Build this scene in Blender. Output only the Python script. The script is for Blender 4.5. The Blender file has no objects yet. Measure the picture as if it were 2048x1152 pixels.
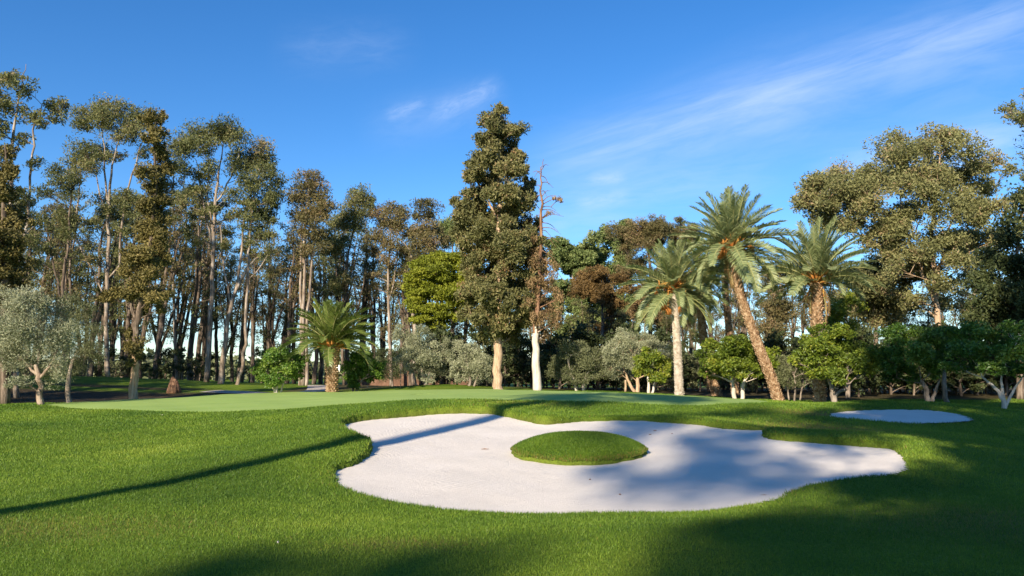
import bpy, math, random
import numpy as np
from mathutils import Vector, Matrix, Quaternion, Euler
R = math.radians
rng = np.random.default_rng(11)
random.seed(5)
scene = bpy.context.scene
col = scene.collection
# ------------------------------------------------------------------ camera
FPX = 1547.0
EYE = 1.6
PITCH = math.atan(169.0/FPX)
cd = bpy.data.cameras.new('camera'); cam = bpy.data.objects.new('camera', cd); col.objects.link(cam)
cd.sensor_width = 36; cd.lens = FPX/2048*36; cd.clip_end = 3000; cd.clip_start = .05
cam.location = (0, 0, EYE); cam.rotation_euler = (math.pi/2+PITCH, 0, 0)
scene.camera = cam
def ray(px, py):
    a = (px-1024)/FPX; b = (576-py)/FPX
    return np.array([a, math.cos(PITCH)-b*math.sin(PITCH), math.sin(PITCH)+b*math.cos(PITCH)])
def P(px, py, Y):
    d = ray(px, py); t = Y/d[1]
    return np.array([d[0]*t, Y, EYE+d[2]*t])
def sandz0(y): return -0.25+0.06*(y-9.6)
def on_sand(px, py):
    d = ray(px, py); t = (-0.25-0.576-EYE)/(d[2]-0.06*d[1])
    return np.array([d[0]*t, d[1]*t])
# ------------------------------------------------------------------ object helpers
def tag(o, label=None, cat=None, group=None, kind=None):
    if label: o['label'] = label
    if cat: o['category'] = cat
    if group: o['group'] = group
    if kind: o['kind'] = kind
    return o
def empty(name, loc=(0,0,0), rz=0):
    o = bpy.data.objects.new(name, None); o.empty_display_size = .3
    o.location = loc; o.rotation_euler = (0,0,rz); col.objects.link(o); return o
def link(name, me, parent=None):
    o = bpy.data.objects.new(name, me); col.objects.link(o)
    if parent: o.parent = parent
    return o
def copy_tree(o, parent=None):
    c = o.copy(); col.objects.link(c); c.parent = parent
    for ch in o.children: copy_tree(ch, c)
    return c
def np_mesh(name, verts, faces, mats, smooth=False, attrs=None, fmat=None):
    """faces: (N,3) or (N,4) int array, or list of such arrays"""
    me = bpy.data.meshes.new(name)
    if not isinstance(faces, list): faces = [faces]
    faces = [f for f in faces if len(f)]
    v = np.asarray(verts, np.float32)
    me.vertices.add(len(v)); me.vertices.foreach_set('co', v.ravel())
    nl = sum(f.size for f in faces); npoly = sum(len(f) for f in faces)
    me.loops.add(nl); me.polygons.add(npoly)
    me.loops.foreach_set('vertex_index', np.concatenate([f.ravel() for f in faces]).astype(np.int32))
    starts = []; s = 0
    for f in faces:
        k = f.shape[1]; starts.append(s+np.arange(len(f))*k); s += f.size
    me.polygons.foreach_set('loop_start', np.concatenate(starts).astype(np.int32))
    if fmat is not None: me.polygons.foreach_set('material_index', np.asarray(fmat, np.int32))
    me.polygons.foreach_set('use_smooth', np.full(npoly, bool(smooth)))
    for m in (mats if isinstance(mats, (list,tuple)) else [mats]): me.materials.append(m)
    if attrs:
        for k, (dom, arr) in attrs.items():
            a = me.attributes.new(k, 'FLOAT', dom); a.data.foreach_set('value', np.asarray(arr, np.float32))
    me.update(calc_edges=True)
    return me
class MB:
    """collects tubes / quads, builds one mesh"""
    def __init__(s): s.v=[]; s.f=[]; s.m=[]; s.cm=0
    def tube(s, pts, rad, sides=6, cap=True):
        pts = [Vector(p) for p in pts]; n = len(pts)
        up = Vector((.13,.97,.2)).normalized(); base = len(s.v)
        for i, p in enumerate(pts):
            t = (pts[min(i+1,n-1)]-pts[max(i-1,0)])
            if t.length < 1e-6: t = Vector((0,0,1))
            t.normalize(); a = t.cross(up)
            if a.length < 1e-3: a = t.cross(Vector((1,0,0)))
            a.normalize(); b = t.cross(a)
            for k in range(sides):
                th = 2*math.pi*k/sides
                s.v.append(tuple(p+(a*math.cos(th)+b*math.sin(th))*rad[i]))
        for i in range(n-1):
            for k in range(sides):
                k2 = (k+1)%sides
                s.f.append((base+i*sides+k, base+i*sides+k2, base+(i+1)*sides+k2, base+(i+1)*sides+k)); s.m.append(s.cm)
        if cap:
            s.f.append(tuple(base+(n-1)*sides+k for k in range(sides))); s.m.append(s.cm)
            s.f.append(tuple(base+k for k in reversed(range(sides)))); s.m.append(s.cm)
    def quad(s, *p):
        b = len(s.v); s.v += [tuple(q) for q in p]; s.f.append(tuple(range(b, b+len(p)))); s.m.append(s.cm)
    def box(s, c, d):
        b = len(s.v); x,y,z = c; a,e,h = d[0]/2,d[1]/2,d[2]/2
        for i in (-1,1):
            for j in (-1,1):
                for k in (-1,1): s.v.append((x+i*a,y+j*e,z+k*h))
        for f in ((0,1,3,2),(4,6,7,5),(0,4,5,1),(2,3,7,6),(0,2,6,4),(1,5,7,3)):
            s.f.append(tuple(b+q for q in f)); s.m.append(s.cm)
    def mesh(s, name, mats, smooth=True):
        me = bpy.data.meshes.new(name); me.from_pydata(s.v, [], s.f)
        me.polygons.foreach_set('material_index', s.m)
        me.polygons.foreach_set('use_smooth', [smooth]*len(s.f))
        for m in (mats if isinstance(mats,(list,tuple)) else [mats]): me.materials.append(m)
        me.update(); return me
# ------------------------------------------------------------------ materials
def new_mat(name):
    m = bpy.data.materials.new(name); m.use_nodes = True
    nt = m.node_tree; nt.nodes.clear()
    return m, nt, nt.nodes, nt.links
def node(ns, t, **kw):
    n = ns.new(t)
    for k, v in kw.items(): setattr(n, k, v)
    return n
def ramp(ns, stops, interp='LINEAR'):
    n = ns.new('ShaderNodeValToRGB'); cr = n.color_ramp; cr.interpolation = interp
    while len(cr.elements) > len(stops): cr.elements.remove(cr.elements[-1])
    while len(cr.elements) < len(stops): cr.elements.new(.5)
    for e, (p, c) in zip(cr.elements, stops): e.position = p; e.color = (*c, 1)
    return n
def leaf_mat(name, stops, trans=.35, rough=.55, spec=.25, vary=.12):
    m, nt, ns, ln = new_mat(name)
    at = node(ns,'ShaderNodeAttribute', attribute_name='tint')
    oi = ns.new('ShaderNodeObjectInfo')
    ad = node(ns,'ShaderNodeMath', operation='MULTIPLY_ADD'); ad.inputs[1].default_value = vary; 
    ln.new(oi.outputs['Random'], ad.inputs[0]); ln.new(at.outputs['Fac'], ad.inputs[2])
    cr = ramp(ns, [(p_, tuple(min(.9,q_*1.15) for q_ in c_)) for p_,c_ in stops] if name!='grass_blade' else stops); ln.new(ad.outputs[0], cr.inputs[0])
    bs = ns.new('ShaderNodeBsdfPrincipled'); bs.inputs['Roughness'].default_value = rough
    bs.inputs['Specular IOR Level'].default_value = spec
    ln.new(cr.outputs[0], bs.inputs['Base Color'])
    tr = ns.new('ShaderNodeBsdfTranslucent'); ln.new(cr.outputs[0], tr.inputs[0])
    mx = ns.new('ShaderNodeMixShader'); mx.inputs[0].default_value = trans
    ln.new(bs.outputs[0], mx.inputs[1]); ln.new(tr.outputs[0], mx.inputs[2])
    o = ns.new('ShaderNodeOutputMaterial'); ln.new(mx.outputs[0], o.inputs[0]); return m
def bark_mat(name, c1, c2, c3, scale=(6,6,1.2), bump=.4, thr=(.35,.5,.65)):
    m, nt, ns, ln = new_mat(name)
    tc = ns.new('ShaderNodeTexCoord'); mp = ns.new('ShaderNodeMapping'); mp.inputs['Scale'].default_value = scale
    ln.new(tc.outputs['Object'], mp.inputs[0])
    nz = ns.new('ShaderNodeTexNoise'); nz.inputs['Scale'].default_value = 1.6; nz.inputs['Detail'].default_value = 6; nz.inputs['Roughness'].default_value=.65
    ln.new(mp.outputs[0], nz.inputs['Vector'])
    cr = ramp(ns, [(thr[0],c1),(thr[1],c2),(thr[2],c3)]); ln.new(nz.outputs[0], cr.inputs[0])
    n2 = ns.new('ShaderNodeTexNoise'); n2.inputs['Scale'].default_value = 6; n2.inputs['Detail'].default_value = 4
    ln.new(mp.outputs[0], n2.inputs['Vector'])
    bp = ns.new('ShaderNodeBump'); bp.inputs['Strength'].default_value = bump; bp.inputs['Distance'].default_value = .05
    ln.new(n2.outputs[0], bp.inputs['Height'])
    bs = ns.new('ShaderNodeBsdfPrincipled'); bs.inputs['Roughness'].default_value = .85; bs.inputs['Specular IOR Level'].default_value=.15
    ln.new(cr.outputs[0], bs.inputs['Base Color']); ln.new(bp.outputs[0], bs.inputs['Normal'])
    o = ns.new('ShaderNodeOutputMaterial'); ln.new(bs.outputs[0], o.inputs[0]); return m
LM = {
 'euc':   leaf_mat('eucalyptus_leaf', [(0,(.034,.046,.018)),(.35,(.115,.130,.045)),(.7,(.21,.215,.080)),(1,(.29,.22,.11))]),
 'eucbrown': leaf_mat('eucalyptus_dry_leaf', [(0,(.045,.045,.020)),(.4,(.14,.13,.050)),(.75,(.24,.19,.085)),(1,(.32,.21,.13))]),
 'eucbig': leaf_mat('eucalyptus_broad_leaf', [(0,(.06,.065,.024)),(.35,(.175,.18,.068)),(.7,(.29,.28,.115)),(1,(.37,.26,.15))]),
 'lime':  leaf_mat('light_tree_leaf', [(0,(.06,.085,.026)),(.5,(.17,.22,.07)),(1,(.30,.33,.13))]),
 'cyp':   leaf_mat('cypress_spray', [(0,(.040,.044,.016)),(.45,(.125,.125,.045)),(.8,(.21,.190,.075)),(1,(.28,.17,.09))], trans=.12),
 'ivy':   leaf_mat('old_cypress_spray', [(0,(.045,.042,.014)),(.5,(.145,.125,.038)),(1,(.24,.19,.065))], trans=.12),
 'pine':  leaf_mat('pine_needle', [(0,(.06,.075,.008)),(.4,(.15,.18,.015)),(1,(.29,.30,.03))], trans=.2),
 'olive': leaf_mat('olive_leaf', [(0,(.09,.10,.05)),(.45,(.235,.25,.14)),(1,(.43,.44,.29))], trans=.15, rough=.45, spec=.4),
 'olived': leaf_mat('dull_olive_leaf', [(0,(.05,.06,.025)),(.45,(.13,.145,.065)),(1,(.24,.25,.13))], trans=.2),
 'citrus':leaf_mat('citrus_leaf', [(0,(.026,.060,.012)),(.5,(.085,.175,.022)),(1,(.24,.32,.05))], trans=.35, rough=.4, spec=.5),
 'citrusy':leaf_mat('yellow_citrus_leaf', [(0,(.045,.075,.010)),(.5,(.15,.21,.022)),(1,(.34,.33,.04))], trans=.35, rough=.45, spec=.4),
 'brown': leaf_mat('russet_spray', [(0,(.045,.028,.010)),(.5,(.145,.092,.032)),(1,(.25,.16,.06))], trans=.2),
 'rust':  leaf_mat('dead_spray', [(0,(.07,.048,.022)),(.5,(.20,.135,.060)),(1,(.38,.25,.13))], trans=.15),
 'dark':  leaf_mat('shaded_leaf', [(0,(.016,.026,.010)),(.5,(.050,.068,.024)),(1,(.11,.125,.045))], trans=.25),  # shade put into the leaf colour of thicket and right-edge trees
 'date':  leaf_mat('date_frond', [(0,(.058,.078,.028)),(.5,(.175,.215,.085)),(1,(.34,.36,.165))], trans=.18, rough=.42, spec=.45),
 'canary':leaf_mat('canary_frond', [(0,(.035,.060,.012)),(.5,(.10,.145,.028)),(1,(.24,.26,.06))], trans=.2, rough=.4, spec=.5),
 'dryfrond':leaf_mat('dry_frond', [(0,(.15,.09,.035)),(.5,(.30,.19,.08)),(1,(.46,.31,.15))], trans=.2),
 'grass': leaf_mat('grass_blade', [(0,(.056,.125,.016)),(.4,(.150,.250,.025)),(.8,(.30,.385,.045)),(.93,(.24,.22,.045)),(1.0,(.28,.18,.07))], trans=.35, rough=.5, spec=.25, vary=0),
}
BM = {
 'euc': bark_mat('eucalyptus_bark', (.12,.085,.06),(.27,.21,.155),(.48,.42,.35), (4,4,.7)),
 'eucdark': bark_mat('dark_eucalyptus_bark', (.05,.04,.03),(.12,.09,.065),(.28,.22,.17), (4,4,.7)),  # darkened tone standing in for shade on grove and far-left trunks
 'white': bark_mat('limewashed_bark', (.34,.25,.18),(.54,.46,.37),(.66,.59,.50), (8,8,1.4), thr=(.25,.4,.6)),
 'cyp': bark_mat('cypress_bark', (.28,.17,.10),(.50,.35,.22),(.62,.48,.33), (14,14,.8), .6),
 'grey': bark_mat('grey_bark', (.12,.10,.08),(.26,.21,.165),(.38,.32,.26), (5,5,1.5)),
 'bole': bark_mat('twisted_olive_bark', (.16,.11,.075),(.32,.24,.17),(.44,.35,.26), (6,6,1.5), .6),
 'dead': bark_mat('dead_bark', (.10,.055,.03),(.22,.12,.07),(.36,.22,.13), (8,8,1)),
 'palm': bark_mat('palm_boots', (.16,.09,.045),(.36,.23,.13),(.56,.43,.29), (5,5,5), .3),
 'palmw': bark_mat('limewashed_palm_boots', (.32,.24,.17),(.52,.45,.36),(.64,.57,.49), (5,5,5), .3),
 'petiole': bark_mat('frond_stalk', (.30,.12,.03),(.46,.20,.05),(.50,.34,.09), (3,3,3), .1),
 'rachis': bark_mat('frond_rib', (.16,.17,.06),(.28,.28,.11),(.38,.36,.16), (3,3,3), .1),
 'date': bark_mat('date_fruit', (.42,.13,.03),(.62,.24,.06),(.74,.38,.12), (30,30,30), .8),
 'soil': bark_mat('bare_soil', (.10,.05,.03),(.17,.09,.05),(.24,.14,.085), (3,3,3), .6),
}
# ------------------------------------------------------------------ terrain
def catmull(pts, n=6, closed=True):
    pts = np.asarray(pts, float); N = len(pts); out = []
    rngN = N if closed else N-1
    for i in range(rngN):
        if closed: p0,p1,p2,p3 = pts[i-1],pts[i],pts[(i+1)%N],pts[(i+2)%N]
        else: p0,p1,p2,p3 = pts[max(i-1,0)],pts[i],pts[i+1],pts[min(i+2,N-1)]
        for k in range(n):
            t = k/n
            out.append(.5*((2*p1)+(-p0+p2)*t+(2*p0-5*p1+4*p2-p3)*t*t+(-p0+3*p1-3*p2+p3)*t**3))
    return np.array(out)
def sdf(x, y, poly):
    """signed distance to polygon, negative inside"""
    x = np.asarray(x, float); y = np.asarray(y, float)
    sh = x.shape; x = x.ravel(); y = y.ravel()
    d2 = np.full(x.shape, 1e9); inside = np.zeros(x.shape, bool)
    m = (x > poly[:,0].min()-4)&(x < poly[:,0].max()+4)&(y > poly[:,1].min()-4)&(y < poly[:,1].max()+4)
    X = x[m]; Y = y[m]; D = np.full(X.shape, 1e9); I = np.zeros(X.shape, bool)
    n = len(poly)
    for i in range(n):
        ax, ay = poly[i]; bx, by = poly[(i+1)%n]
        ex, ey = bx-ax, by-ay; L = ex*ex+ey*ey+1e-12
        t = np.clip(((X-ax)*ex+(Y-ay)*ey)/L, 0, 1)
        D = np.minimum(D, (X-ax-t*ex)**2+(Y-ay-t*ey)**2)
        c = ((ay > Y) != (by > Y))
        if c.any():
            xi = ax+(Y-ay)*ex/(ey if abs(ey) > 1e-12 else 1e-12)
            I ^= c & (X < xi)
    d2[m] = D; inside[m] = I
    d = np.sqrt(d2); d = np.where(inside, -d, d); d = np.minimum(d, 4.0)
    return d.reshape(sh)
sand_px = [(682,855),(700,848),(740,842),(800,837),(860,832),(930,829),(985,830),(1010,835),(1045,843),(1080,851),(1110,851),(1150,846),(1200,844),(1270,844),(1330,848),(1400,853),(1450,860),(1533,865),(1528,873),(1545,882),(1600,887),(1680,893),(1750,898),(1788,903),(1803,915),(1812,935),(1802,945),(1780,952),(1700,963),(1640,973),(1590,985),(1560,1000),(1500,1014),(1460,1022),(1380,1030),(1280,1034),(1100,1036),(980,1034),(900,1028),(800,1013),(740,998),(700,985),(674,970),(665,955),(675,943),(703,935),(733,915),(737,898),(703,881),(686,868)]
SAND1 = catmull([on_sand(*p) for p in sand_px], 5)
def small_sand(px, py):
    d = ray(px, py); a = .135-.04*22.0; t = (a-EYE)/(d[2]-.04*d[1]); return np.array([d[0]*t, d[1]*t])
SAND2 = catmull([small_sand(*p) for p in [(1622,842),(1655,837),(1662,829),(1700,824),(1780,821),(1860,823),(1915,831),(1942,842),(1900,847),(1820,849),(1740,848),(1670,845)]], 5)
def sandz2(y): return .135+.04*(y-22.0)
green_px = [(90,811,31),(200,819,29),(400,823,27),(560,820,26),(700,808,25),(830,800,24.5),(1000,797,24.3),(1200,803,24),(1400,808,24),(1520,804,27),
            (1530,802,30),(1450,797,33),(1300,789,36),(1150,783,39),(1000,779,41),(800,780,42),(600,784,42),(430,790,40),(270,796,38),(120,806,34)]
ctrl = [P(*g) for g in green_px]
for t in [(300,822,27.6),(980,800,23.8),(640,872,15.5),(655,850,18),(600,930,12.5),(690,905,14.2),(300,900,17),(300,990,10.5),(0,1005,10),(0,880,18),(0,830,26),(80,806,31),
          (200,803,34),(665,785,43),(900,769,45.5),(830,774,44),(995,779,44),(1075,781,43),(1358,791,38),(1555,806,34),(1470,803,36),(1660,809,32),
          (1640,806,30),(1760,802,31),(1880,804,31),(1980,816,29),(2048,824,27),(1845,806,33),(2005,822,30),
          (1640,853,19.5),(1720,860,18.5),(1560,862,19),(1850,870,18),(1960,852,22),(2048,870,20),(1750,851,21),
          (1900,960,12.5),(2048,960,12.8),(2048,1050,8.2),(1700,1030,8.8),(1400,1060,8.0),(1000,1060,7.9),(700,1040,8.6),(400,1060,8.2),
          (1320,838,20.2),(1150,842,20.2),
          (0,752,56),(150,753,54),(300,765,52),(400,777,48),(480,783,46),(0,808,36),(120,806,36.5),(250,803,38),(-300,752,56),(-300,840,26),(-300,1000,11),
          (350,800,40),(560,786,46)]:
    ctrl.append(P(*t))
for x, y, z in [(-14,0,0),(0,0,0),(14,0,0),(-14,-25,0),(14,-25,0),(-30,-25,0),(30,-25,0),(-6,5,0),(0,6,0),(6,6,0),(30,5,.2),(-30,5,0),(0,-60,0),(40,-60,0),(-40,-60,0),
                (0,62,.4),(30,55,.35),(-30,75,.4),(0,90,.3),(60,60,.3),(-60,70,.4),(60,20,.3),(-60,20,0),(30,38,.35),(22,42,.35),(60,100,.3),(-60,110,.3)]:
    ctrl.append(np.array([x,y,z]))
for i in range(0, len(SAND1), 10):       # lawn height at the bunker lip
    x, y = SAND1[i]; j = (i+3)%len(SAND1); k = (i-3)%len(SAND1)
    tx, ty = SAND1[j]-SAND1[k]; nx, ny = ty, -tx; L = math.hypot(nx, ny)
    nx/=L; ny/=L
    if sdf(np.array([x+nx*.3]), np.array([y+ny*.3]), SAND1)[0] < 0: nx, ny = -nx, -ny
    back = ny > .3
    lip = .26 if back else (.23 if (x < -1.5 and y > 12.5) else .08)
    ctrl.append(np.array([x+nx*.15, y+ny*.15, sandz0(y)+lip]))
ctrl = np.array(ctrl)
def tps_fit(c, lam=.02):
    n = len(c); X = c[:,:2]/10
    d2 = ((X[:,None]-X[None])**2).sum(-1)
    K = .5*d2*np.log(d2+1e-9)
    A = np.zeros((n+3,n+3)); A[:n,:n] = K+lam*np.eye(n)
    A[:n,n]=1; A[:n,n+1:]=X; A[n,:n]=1; A[n+1:,:n]=X.T
    b = np.zeros(n+3); b[:n] = c[:,2]
    return X, np.linalg.solve(A, b)
TX, TW = tps_fit(ctrl)
def sstep(a, b, x):
    t = np.clip((x-a)/(b-a), 0, 1); return t*t*(3-2*t)
def lawn_raw(x, y):
    x = np.asarray(x, float); y = np.asarray(y, float); sh = x.shape
    X = x.ravel()/10; Y = y.ravel()/10; out = TW[-3]+TW[-2]*X+TW[-1]*Y
    for i in range(len(TX)):
        d2 = (X-TX[i,0])**2+(Y-TX[i,1])**2
        out += TW[i]*.5*d2*np.log(d2+1e-9)
    r = np.hypot(X*10, Y*10-25); f = sstep(48, 90, r)
    out = out*(1-f)+.3*f
    x=X*10; y=Y*10
    out += .012*np.sin(x*1.3+.7*y)+.010*np.sin(1.7*y-x*.6+1)+.006*np.sin(3.1*x+2.3*y)
    return out.reshape(sh)
ISL_C = on_sand(1158, 908)+np.array([0,-.05]); ISL_A, ISL_B = 1.25, 1.12
def wob(x, y):  # ragged natural edge
    return .018*np.sin(7*x+3*y)*np.sin(5*y-2*x)+.012*np.sin(17*x-9*y)+.015*np.sin(23*y+11*x)
def lawn(x, y, full=False):
    x = np.asarray(x, float); y = np.asarray(y, float)
    z = lawn_raw(x, y)
    d1 = sdf(x, y, SAND1)+wob(x,y); d2 = sdf(x, y, SAND2)+wob(x,y)
    g = sdf(x, y, GREEN)
    z = z-.03*sstep(.3,-.1,g)
    # rounded turf lip, then the drop under the sand
    lipr = np.clip(1-d1/.45, 0, 1)
    z = z-.05*lipr**2*(d1>0)
    s1 = sandz0(y)
    z = np.where(d1 < 0, np.minimum(z, s1+.34)-.05-1.0*sstep(0,-.22,d1), z)
    z2 = sandz2(y)
    near = np.exp(-np.clip(d2,0,9)**2/1.2)
    z = z*(1-near)+np.minimum(z, np.maximum(z2+.16, z-.25))*near
    z = np.where(d2 < 0, np.minimum(z, z2+.20)-1.0*sstep(0,-.25,d2), z)
    return (z, d1, d2, g) if full else z
GREEN = catmull([P(*g)[:2] for g in green_px], 6)
def hz(x, y): return float(lawn(np.array([x]), np.array([y]))[0])
# ---- lawn mesh
def axis(segs):
    out = []
    for a, b, s in segs: out += list(np.arange(a, b, s))
    out.append(segs[-1][1]); return np.array(out)
gx = axis([(-900,-200,70),(-200,-60,10),(-60,-16,1.1),(-16,-4.6,.22),(-4.6,9,.065),(9,18,.18),(18,60,1.1),(60,200,10),(200,900,70)])
gy = axis([(-400,-60,30),(-60,5,1.5),(5,9,.15),(9,22,.065),(22,30,.16),(30,48,.4),(48,90,1.6),(90,200,8),(200,1500,80)])
GX, GY = np.meshgrid(gx, gy)
Z, D1, D2, G = lawn(GX, GY, True)
nx_, ny_ = len(gx), len(gy)
idx = np.arange(nx_*ny_).reshape(ny_, nx_)
F = np.stack([idx[:-1,:-1], idx[:-1,1:], idx[1:,1:], idx[1:,:-1]], -1).reshape(-1,4)
def gauss(x, y, cx, cy, sx, sy): return np.exp(-((x-cx)/sx)**2-((y-cy)/sy)**2)
def dryness(x, y):
    h = P(1660,862,19.2); h2 = P(1590,868,18.2)
    d = .95*gauss(x,y,h[0],h[1],1.5,1.3)+.7*gauss(x,y,h2[0],h2[1],.7,.9)+.5*gauss(x,y,6.2,8.4,2.2,1.1)+.35*gauss(x,y,-1.0,7.3,.6,.25)+.3*gauss(x,y,-5.5,8.3,2.0,.7)+.4*gauss(x,y,0,23,1.5,.5)
    q = small_sand(1640,838); d = d+.8*gauss(x,y,q[0],q[1],1.2,.8)
    return d
def soilness(x, y):
    s = sstep(44, 50, y+.25*np.sin(x*1.1)+1.2*np.sin(x*.37))*sstep(75,62,y)*.9
    s2 = sstep(36.5, 40, y+.5*np.sin(x*.9)-.35*np.clip(14-x,0,30))*sstep(4,9,x)*.95*sstep(75,62,y)
    b = sstep(.9,.3,np.abs(y-47.5+.05*(x+25)))*sstep(-17,-20,x)
    lb = sstep(35,37,y)*sstep(46,44,y)*sstep(-14.5,-16.5,x)
    s = np.where((x<-14)&(y<60), np.maximum(b,lb), s)
    return np.maximum(s, s2)
DRY = dryness(GX, GY); SOIL = soilness(GX, GY)
LIP = np.exp(-((D1+.11)/.05)**2)+np.exp(-((D2+.10)/.07)**2)
m, nt, ns, ln = new_mat('turf')
tc = ns.new('ShaderNodeNewGeometry')
def noise(scale, detail=5, rough=.6, vec=None):
    n = ns.new('ShaderNodeTexNoise'); n.inputs['Scale'].default_value = scale; n.inputs['Detail'].default_value = detail; n.inputs['Roughness'].default_value = rough
    ln.new(vec or tc.outputs['Position'], n.inputs['Vector']); return n
def mixc(fac, a, b, bt='MIX'):
    n = ns.new('ShaderNodeMix'); n.data_type='RGBA'; n.blend_type = bt
    if isinstance(fac, float): n.inputs[0].default_value = fac
    else: ln.new(fac, n.inputs[0])
    for i, q in ((6,a),(7,b)):
        if isinstance(q, tuple): n.inputs[i].default_value = (*q,1)
        else: ln.new(q, n.inputs[i])
    return n.outputs[2]
def attr(nm): return node(ns,'ShaderNodeAttribute', attribute_name=nm).outputs['Fac']
n1 = noise(.45, 6); n2 = noise(30, 4, .7); n3 = noise(3, 5, .7)
c1 = ramp(ns, [(.3,(.080,.15,.016)),(.5,(.135,.21,.020)),(.7,(.20,.27,.030))]); ln.new(n1.outputs[0], c1.inputs[0])
c2 = ramp(ns, [(.3,(.35,.42,.35)),(.5,(.9,.9,.9)),(.7,(1.5,1.4,1.3))]); ln.new(n2.outputs[0], c2.inputs[0])
cc = mixc(.75, c1.outputs[0], c2.outputs[0], 'MULTIPLY')
c3 = ramp(ns, [(.3,(.7,.75,.6)),(.7,(1.25,1.2,1.2))]); ln.new(n3.outputs[0], c3.inputs[0])
cc = mixc(.8, cc, c3.outputs[0], 'MULTIPLY')
cd_ = ramp(ns, [(.35,(.20,.16,.05)),(.65,(.34,.22,.09))]); ln.new(n3.outputs[0], cd_.inputs[0])
cc = mixc(attr('dry'), cc, cd_.outputs[0])
cs_ = ramp(ns, [(.35,(.045,.035,.020)),(.65,(.095,.070,.040))]); ln.new(n3.outputs[0], cs_.inputs[0])  # bare soil, darkened to carry shade under trees and on the left bank
cc = mixc(attr('soil'), cc, cs_.outputs[0])
cc = mixc(attr('lip'), cc, (.13,.085,.035))
bp = ns.new('ShaderNodeBump'); bp.inputs['Strength'].default_value=.9; bp.inputs['Distance'].default_value=.05
ln.new(n2.outputs[0], bp.inputs['Height'])
bs = ns.new('ShaderNodeBsdfPrincipled'); bs.inputs['Roughness'].default_value=.8; bs.inputs['Specular IOR Level'].default_value=.1
ln.new(cc, bs.inputs['Base Color']); ln.new(bp.outputs[0], bs.inputs['Normal'])
o_ = ns.new('ShaderNodeOutputMaterial'); ln.new(bs.outputs[0], o_.inputs[0]); TURF = m
me = np_mesh('lawn', np.stack([GX.ravel(),GY.ravel(),Z.ravel()],-1), F, TURF, True,
    {'dry':('POINT',np.clip(DRY,0,1).ravel()), 'soil':('POINT',SOIL.ravel()), 'lip':('POINT',np.clip(LIP,0,1).ravel())})
tag(link('lawn', me), kind='structure')
# ---- putting green: ring mesh over the lawn
m, nt, ns, ln = new_mat('putting_turf'); tc = ns.new('ShaderNodeNewGeometry')
mpn = ns.new('ShaderNodeMapping'); mpn.inputs['Scale'].default_value=(.25,1.4,1); ln.new(tc.outputs['Position'], mpn.inputs[0])
n1 = noise(1.2, 5, .6, mpn.outputs[0]); n2 = noise(60, 3, .6)
c1 = ramp(ns, [(.3,(.26,.385,.090)),(.7,(.35,.465,.13))]); ln.new(n1.outputs[0], c1.inputs[0])
c2 = ramp(ns, [(.3,(.8,.8,.8)),(.7,(1.15,1.15,1.15))]); ln.new(n2.outputs[0], c2.inputs[0])
cc = mixc(.8, c1.outputs[0], c2.outputs[0], 'MULTIPLY')
bs = ns.new('ShaderNodeBsdfPrincipled'); bs.inputs['Roughness'].default_value=.75; bs.inputs['Specular IOR Level'].default_value=.15
bp = ns.new('ShaderNodeBump'); bp.inputs['Strength'].default_value=.5; bp.inputs['Distance'].default_value=.01; ln.new(n2.outputs[0], bp.inputs['Height'])
ln.new(cc, bs.inputs['Base Color']); ln.new(bp.outputs[0], bs.inputs['Normal'])
o_ = ns.new('ShaderNodeOutputMaterial'); ln.new(bs.outputs[0], o_.inputs[0]); PUTT = m
gc = np.array([P(850,790,33)[0], 33.0]); vs = []; rings = 26; n = len(GREEN)
for r in range(1, rings+1):
    f = r/rings; vs.append(gc+(GREEN-gc)*f)
vs = np.concatenate(vs+[gc[None]])
vz = lawn_raw(vs[:,0], vs[:,1])+.004
vz[(rings-1)*n:rings*n] -= .03
fq = []; ft = []
for r in range(rings-1):
    for k in range(n):
        k2 = (k+1)%n; fq.append((r*n+k, r*n+k2, (r+1)*n+k2, (r+1)*n+k))
for k in range(n): ft.append((rings*n, k, (k+1)%n))
me = np_mesh('putting_green', np.column_stack([vs, vz]), [np.array(fq), np.array(ft)], PUTT, True)
tag(link('putting_green', me), kind='structure')
# ---- sand sheets
m, nt, ns, ln = new_mat('white_sand'); tc = ns.new('ShaderNodeNewGeometry')
n1 = noise(.9, 6); n2 = noise(90, 4, .75); n4 = noise(2.2, 3)
c1 = ramp(ns, [(.3,(.72,.655,.57)),(.7,(.81,.74,.65))]); ln.new(n1.outputs[0], c1.inputs[0])
c2 = ramp(ns, [(.3,(.84,.84,.84)),(.6,(1.05,1.05,1.05))]); ln.new(n2.outputs[0], c2.inputs[0])
cc = mixc(.9, c1.outputs[0], c2.outputs[0], 'MULTIPLY')
vm = node(ns,'ShaderNodeVectorMath', operation='SUBTRACT'); vm.inputs[1].default_value = (6.0, 21.0, 0); ln.new(tc.outputs['Position'], vm.inputs[0])
wv = ns.new('ShaderNodeTexWave'); wv.wave_type='RINGS'; wv.rings_direction='Z'; wv.inputs['Scale'].default_value=3.2; wv.inputs['Distortion'].default_value=13.0
wv.inputs['Detail'].default_value=3; wv.inputs['Detail Scale'].default_value=.5; ln.new(vm.outputs[0], wv.inputs['Vector'])
mk = ramp(ns,[(.42,(0,0,0)),(.62,(.32,.32,.32))]); n5 = noise(.55,4,.6); ln.new(n5.outputs[0],mk.inputs[0]); wm = node(ns,'ShaderNodeMath', operation='MULTIPLY'); ln.new(wv.outputs['Fac'],wm.inputs[0]); ln.new(mk.outputs[0],wm.inputs[1])
ma = node(ns,'ShaderNodeMath', operation='MULTIPLY_ADD'); ma.inputs[1].default_value=1.0; ln.new(wm.outputs[0], ma.inputs[0]); ln.new(n2.outputs[0], ma.inputs[2])
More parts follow.
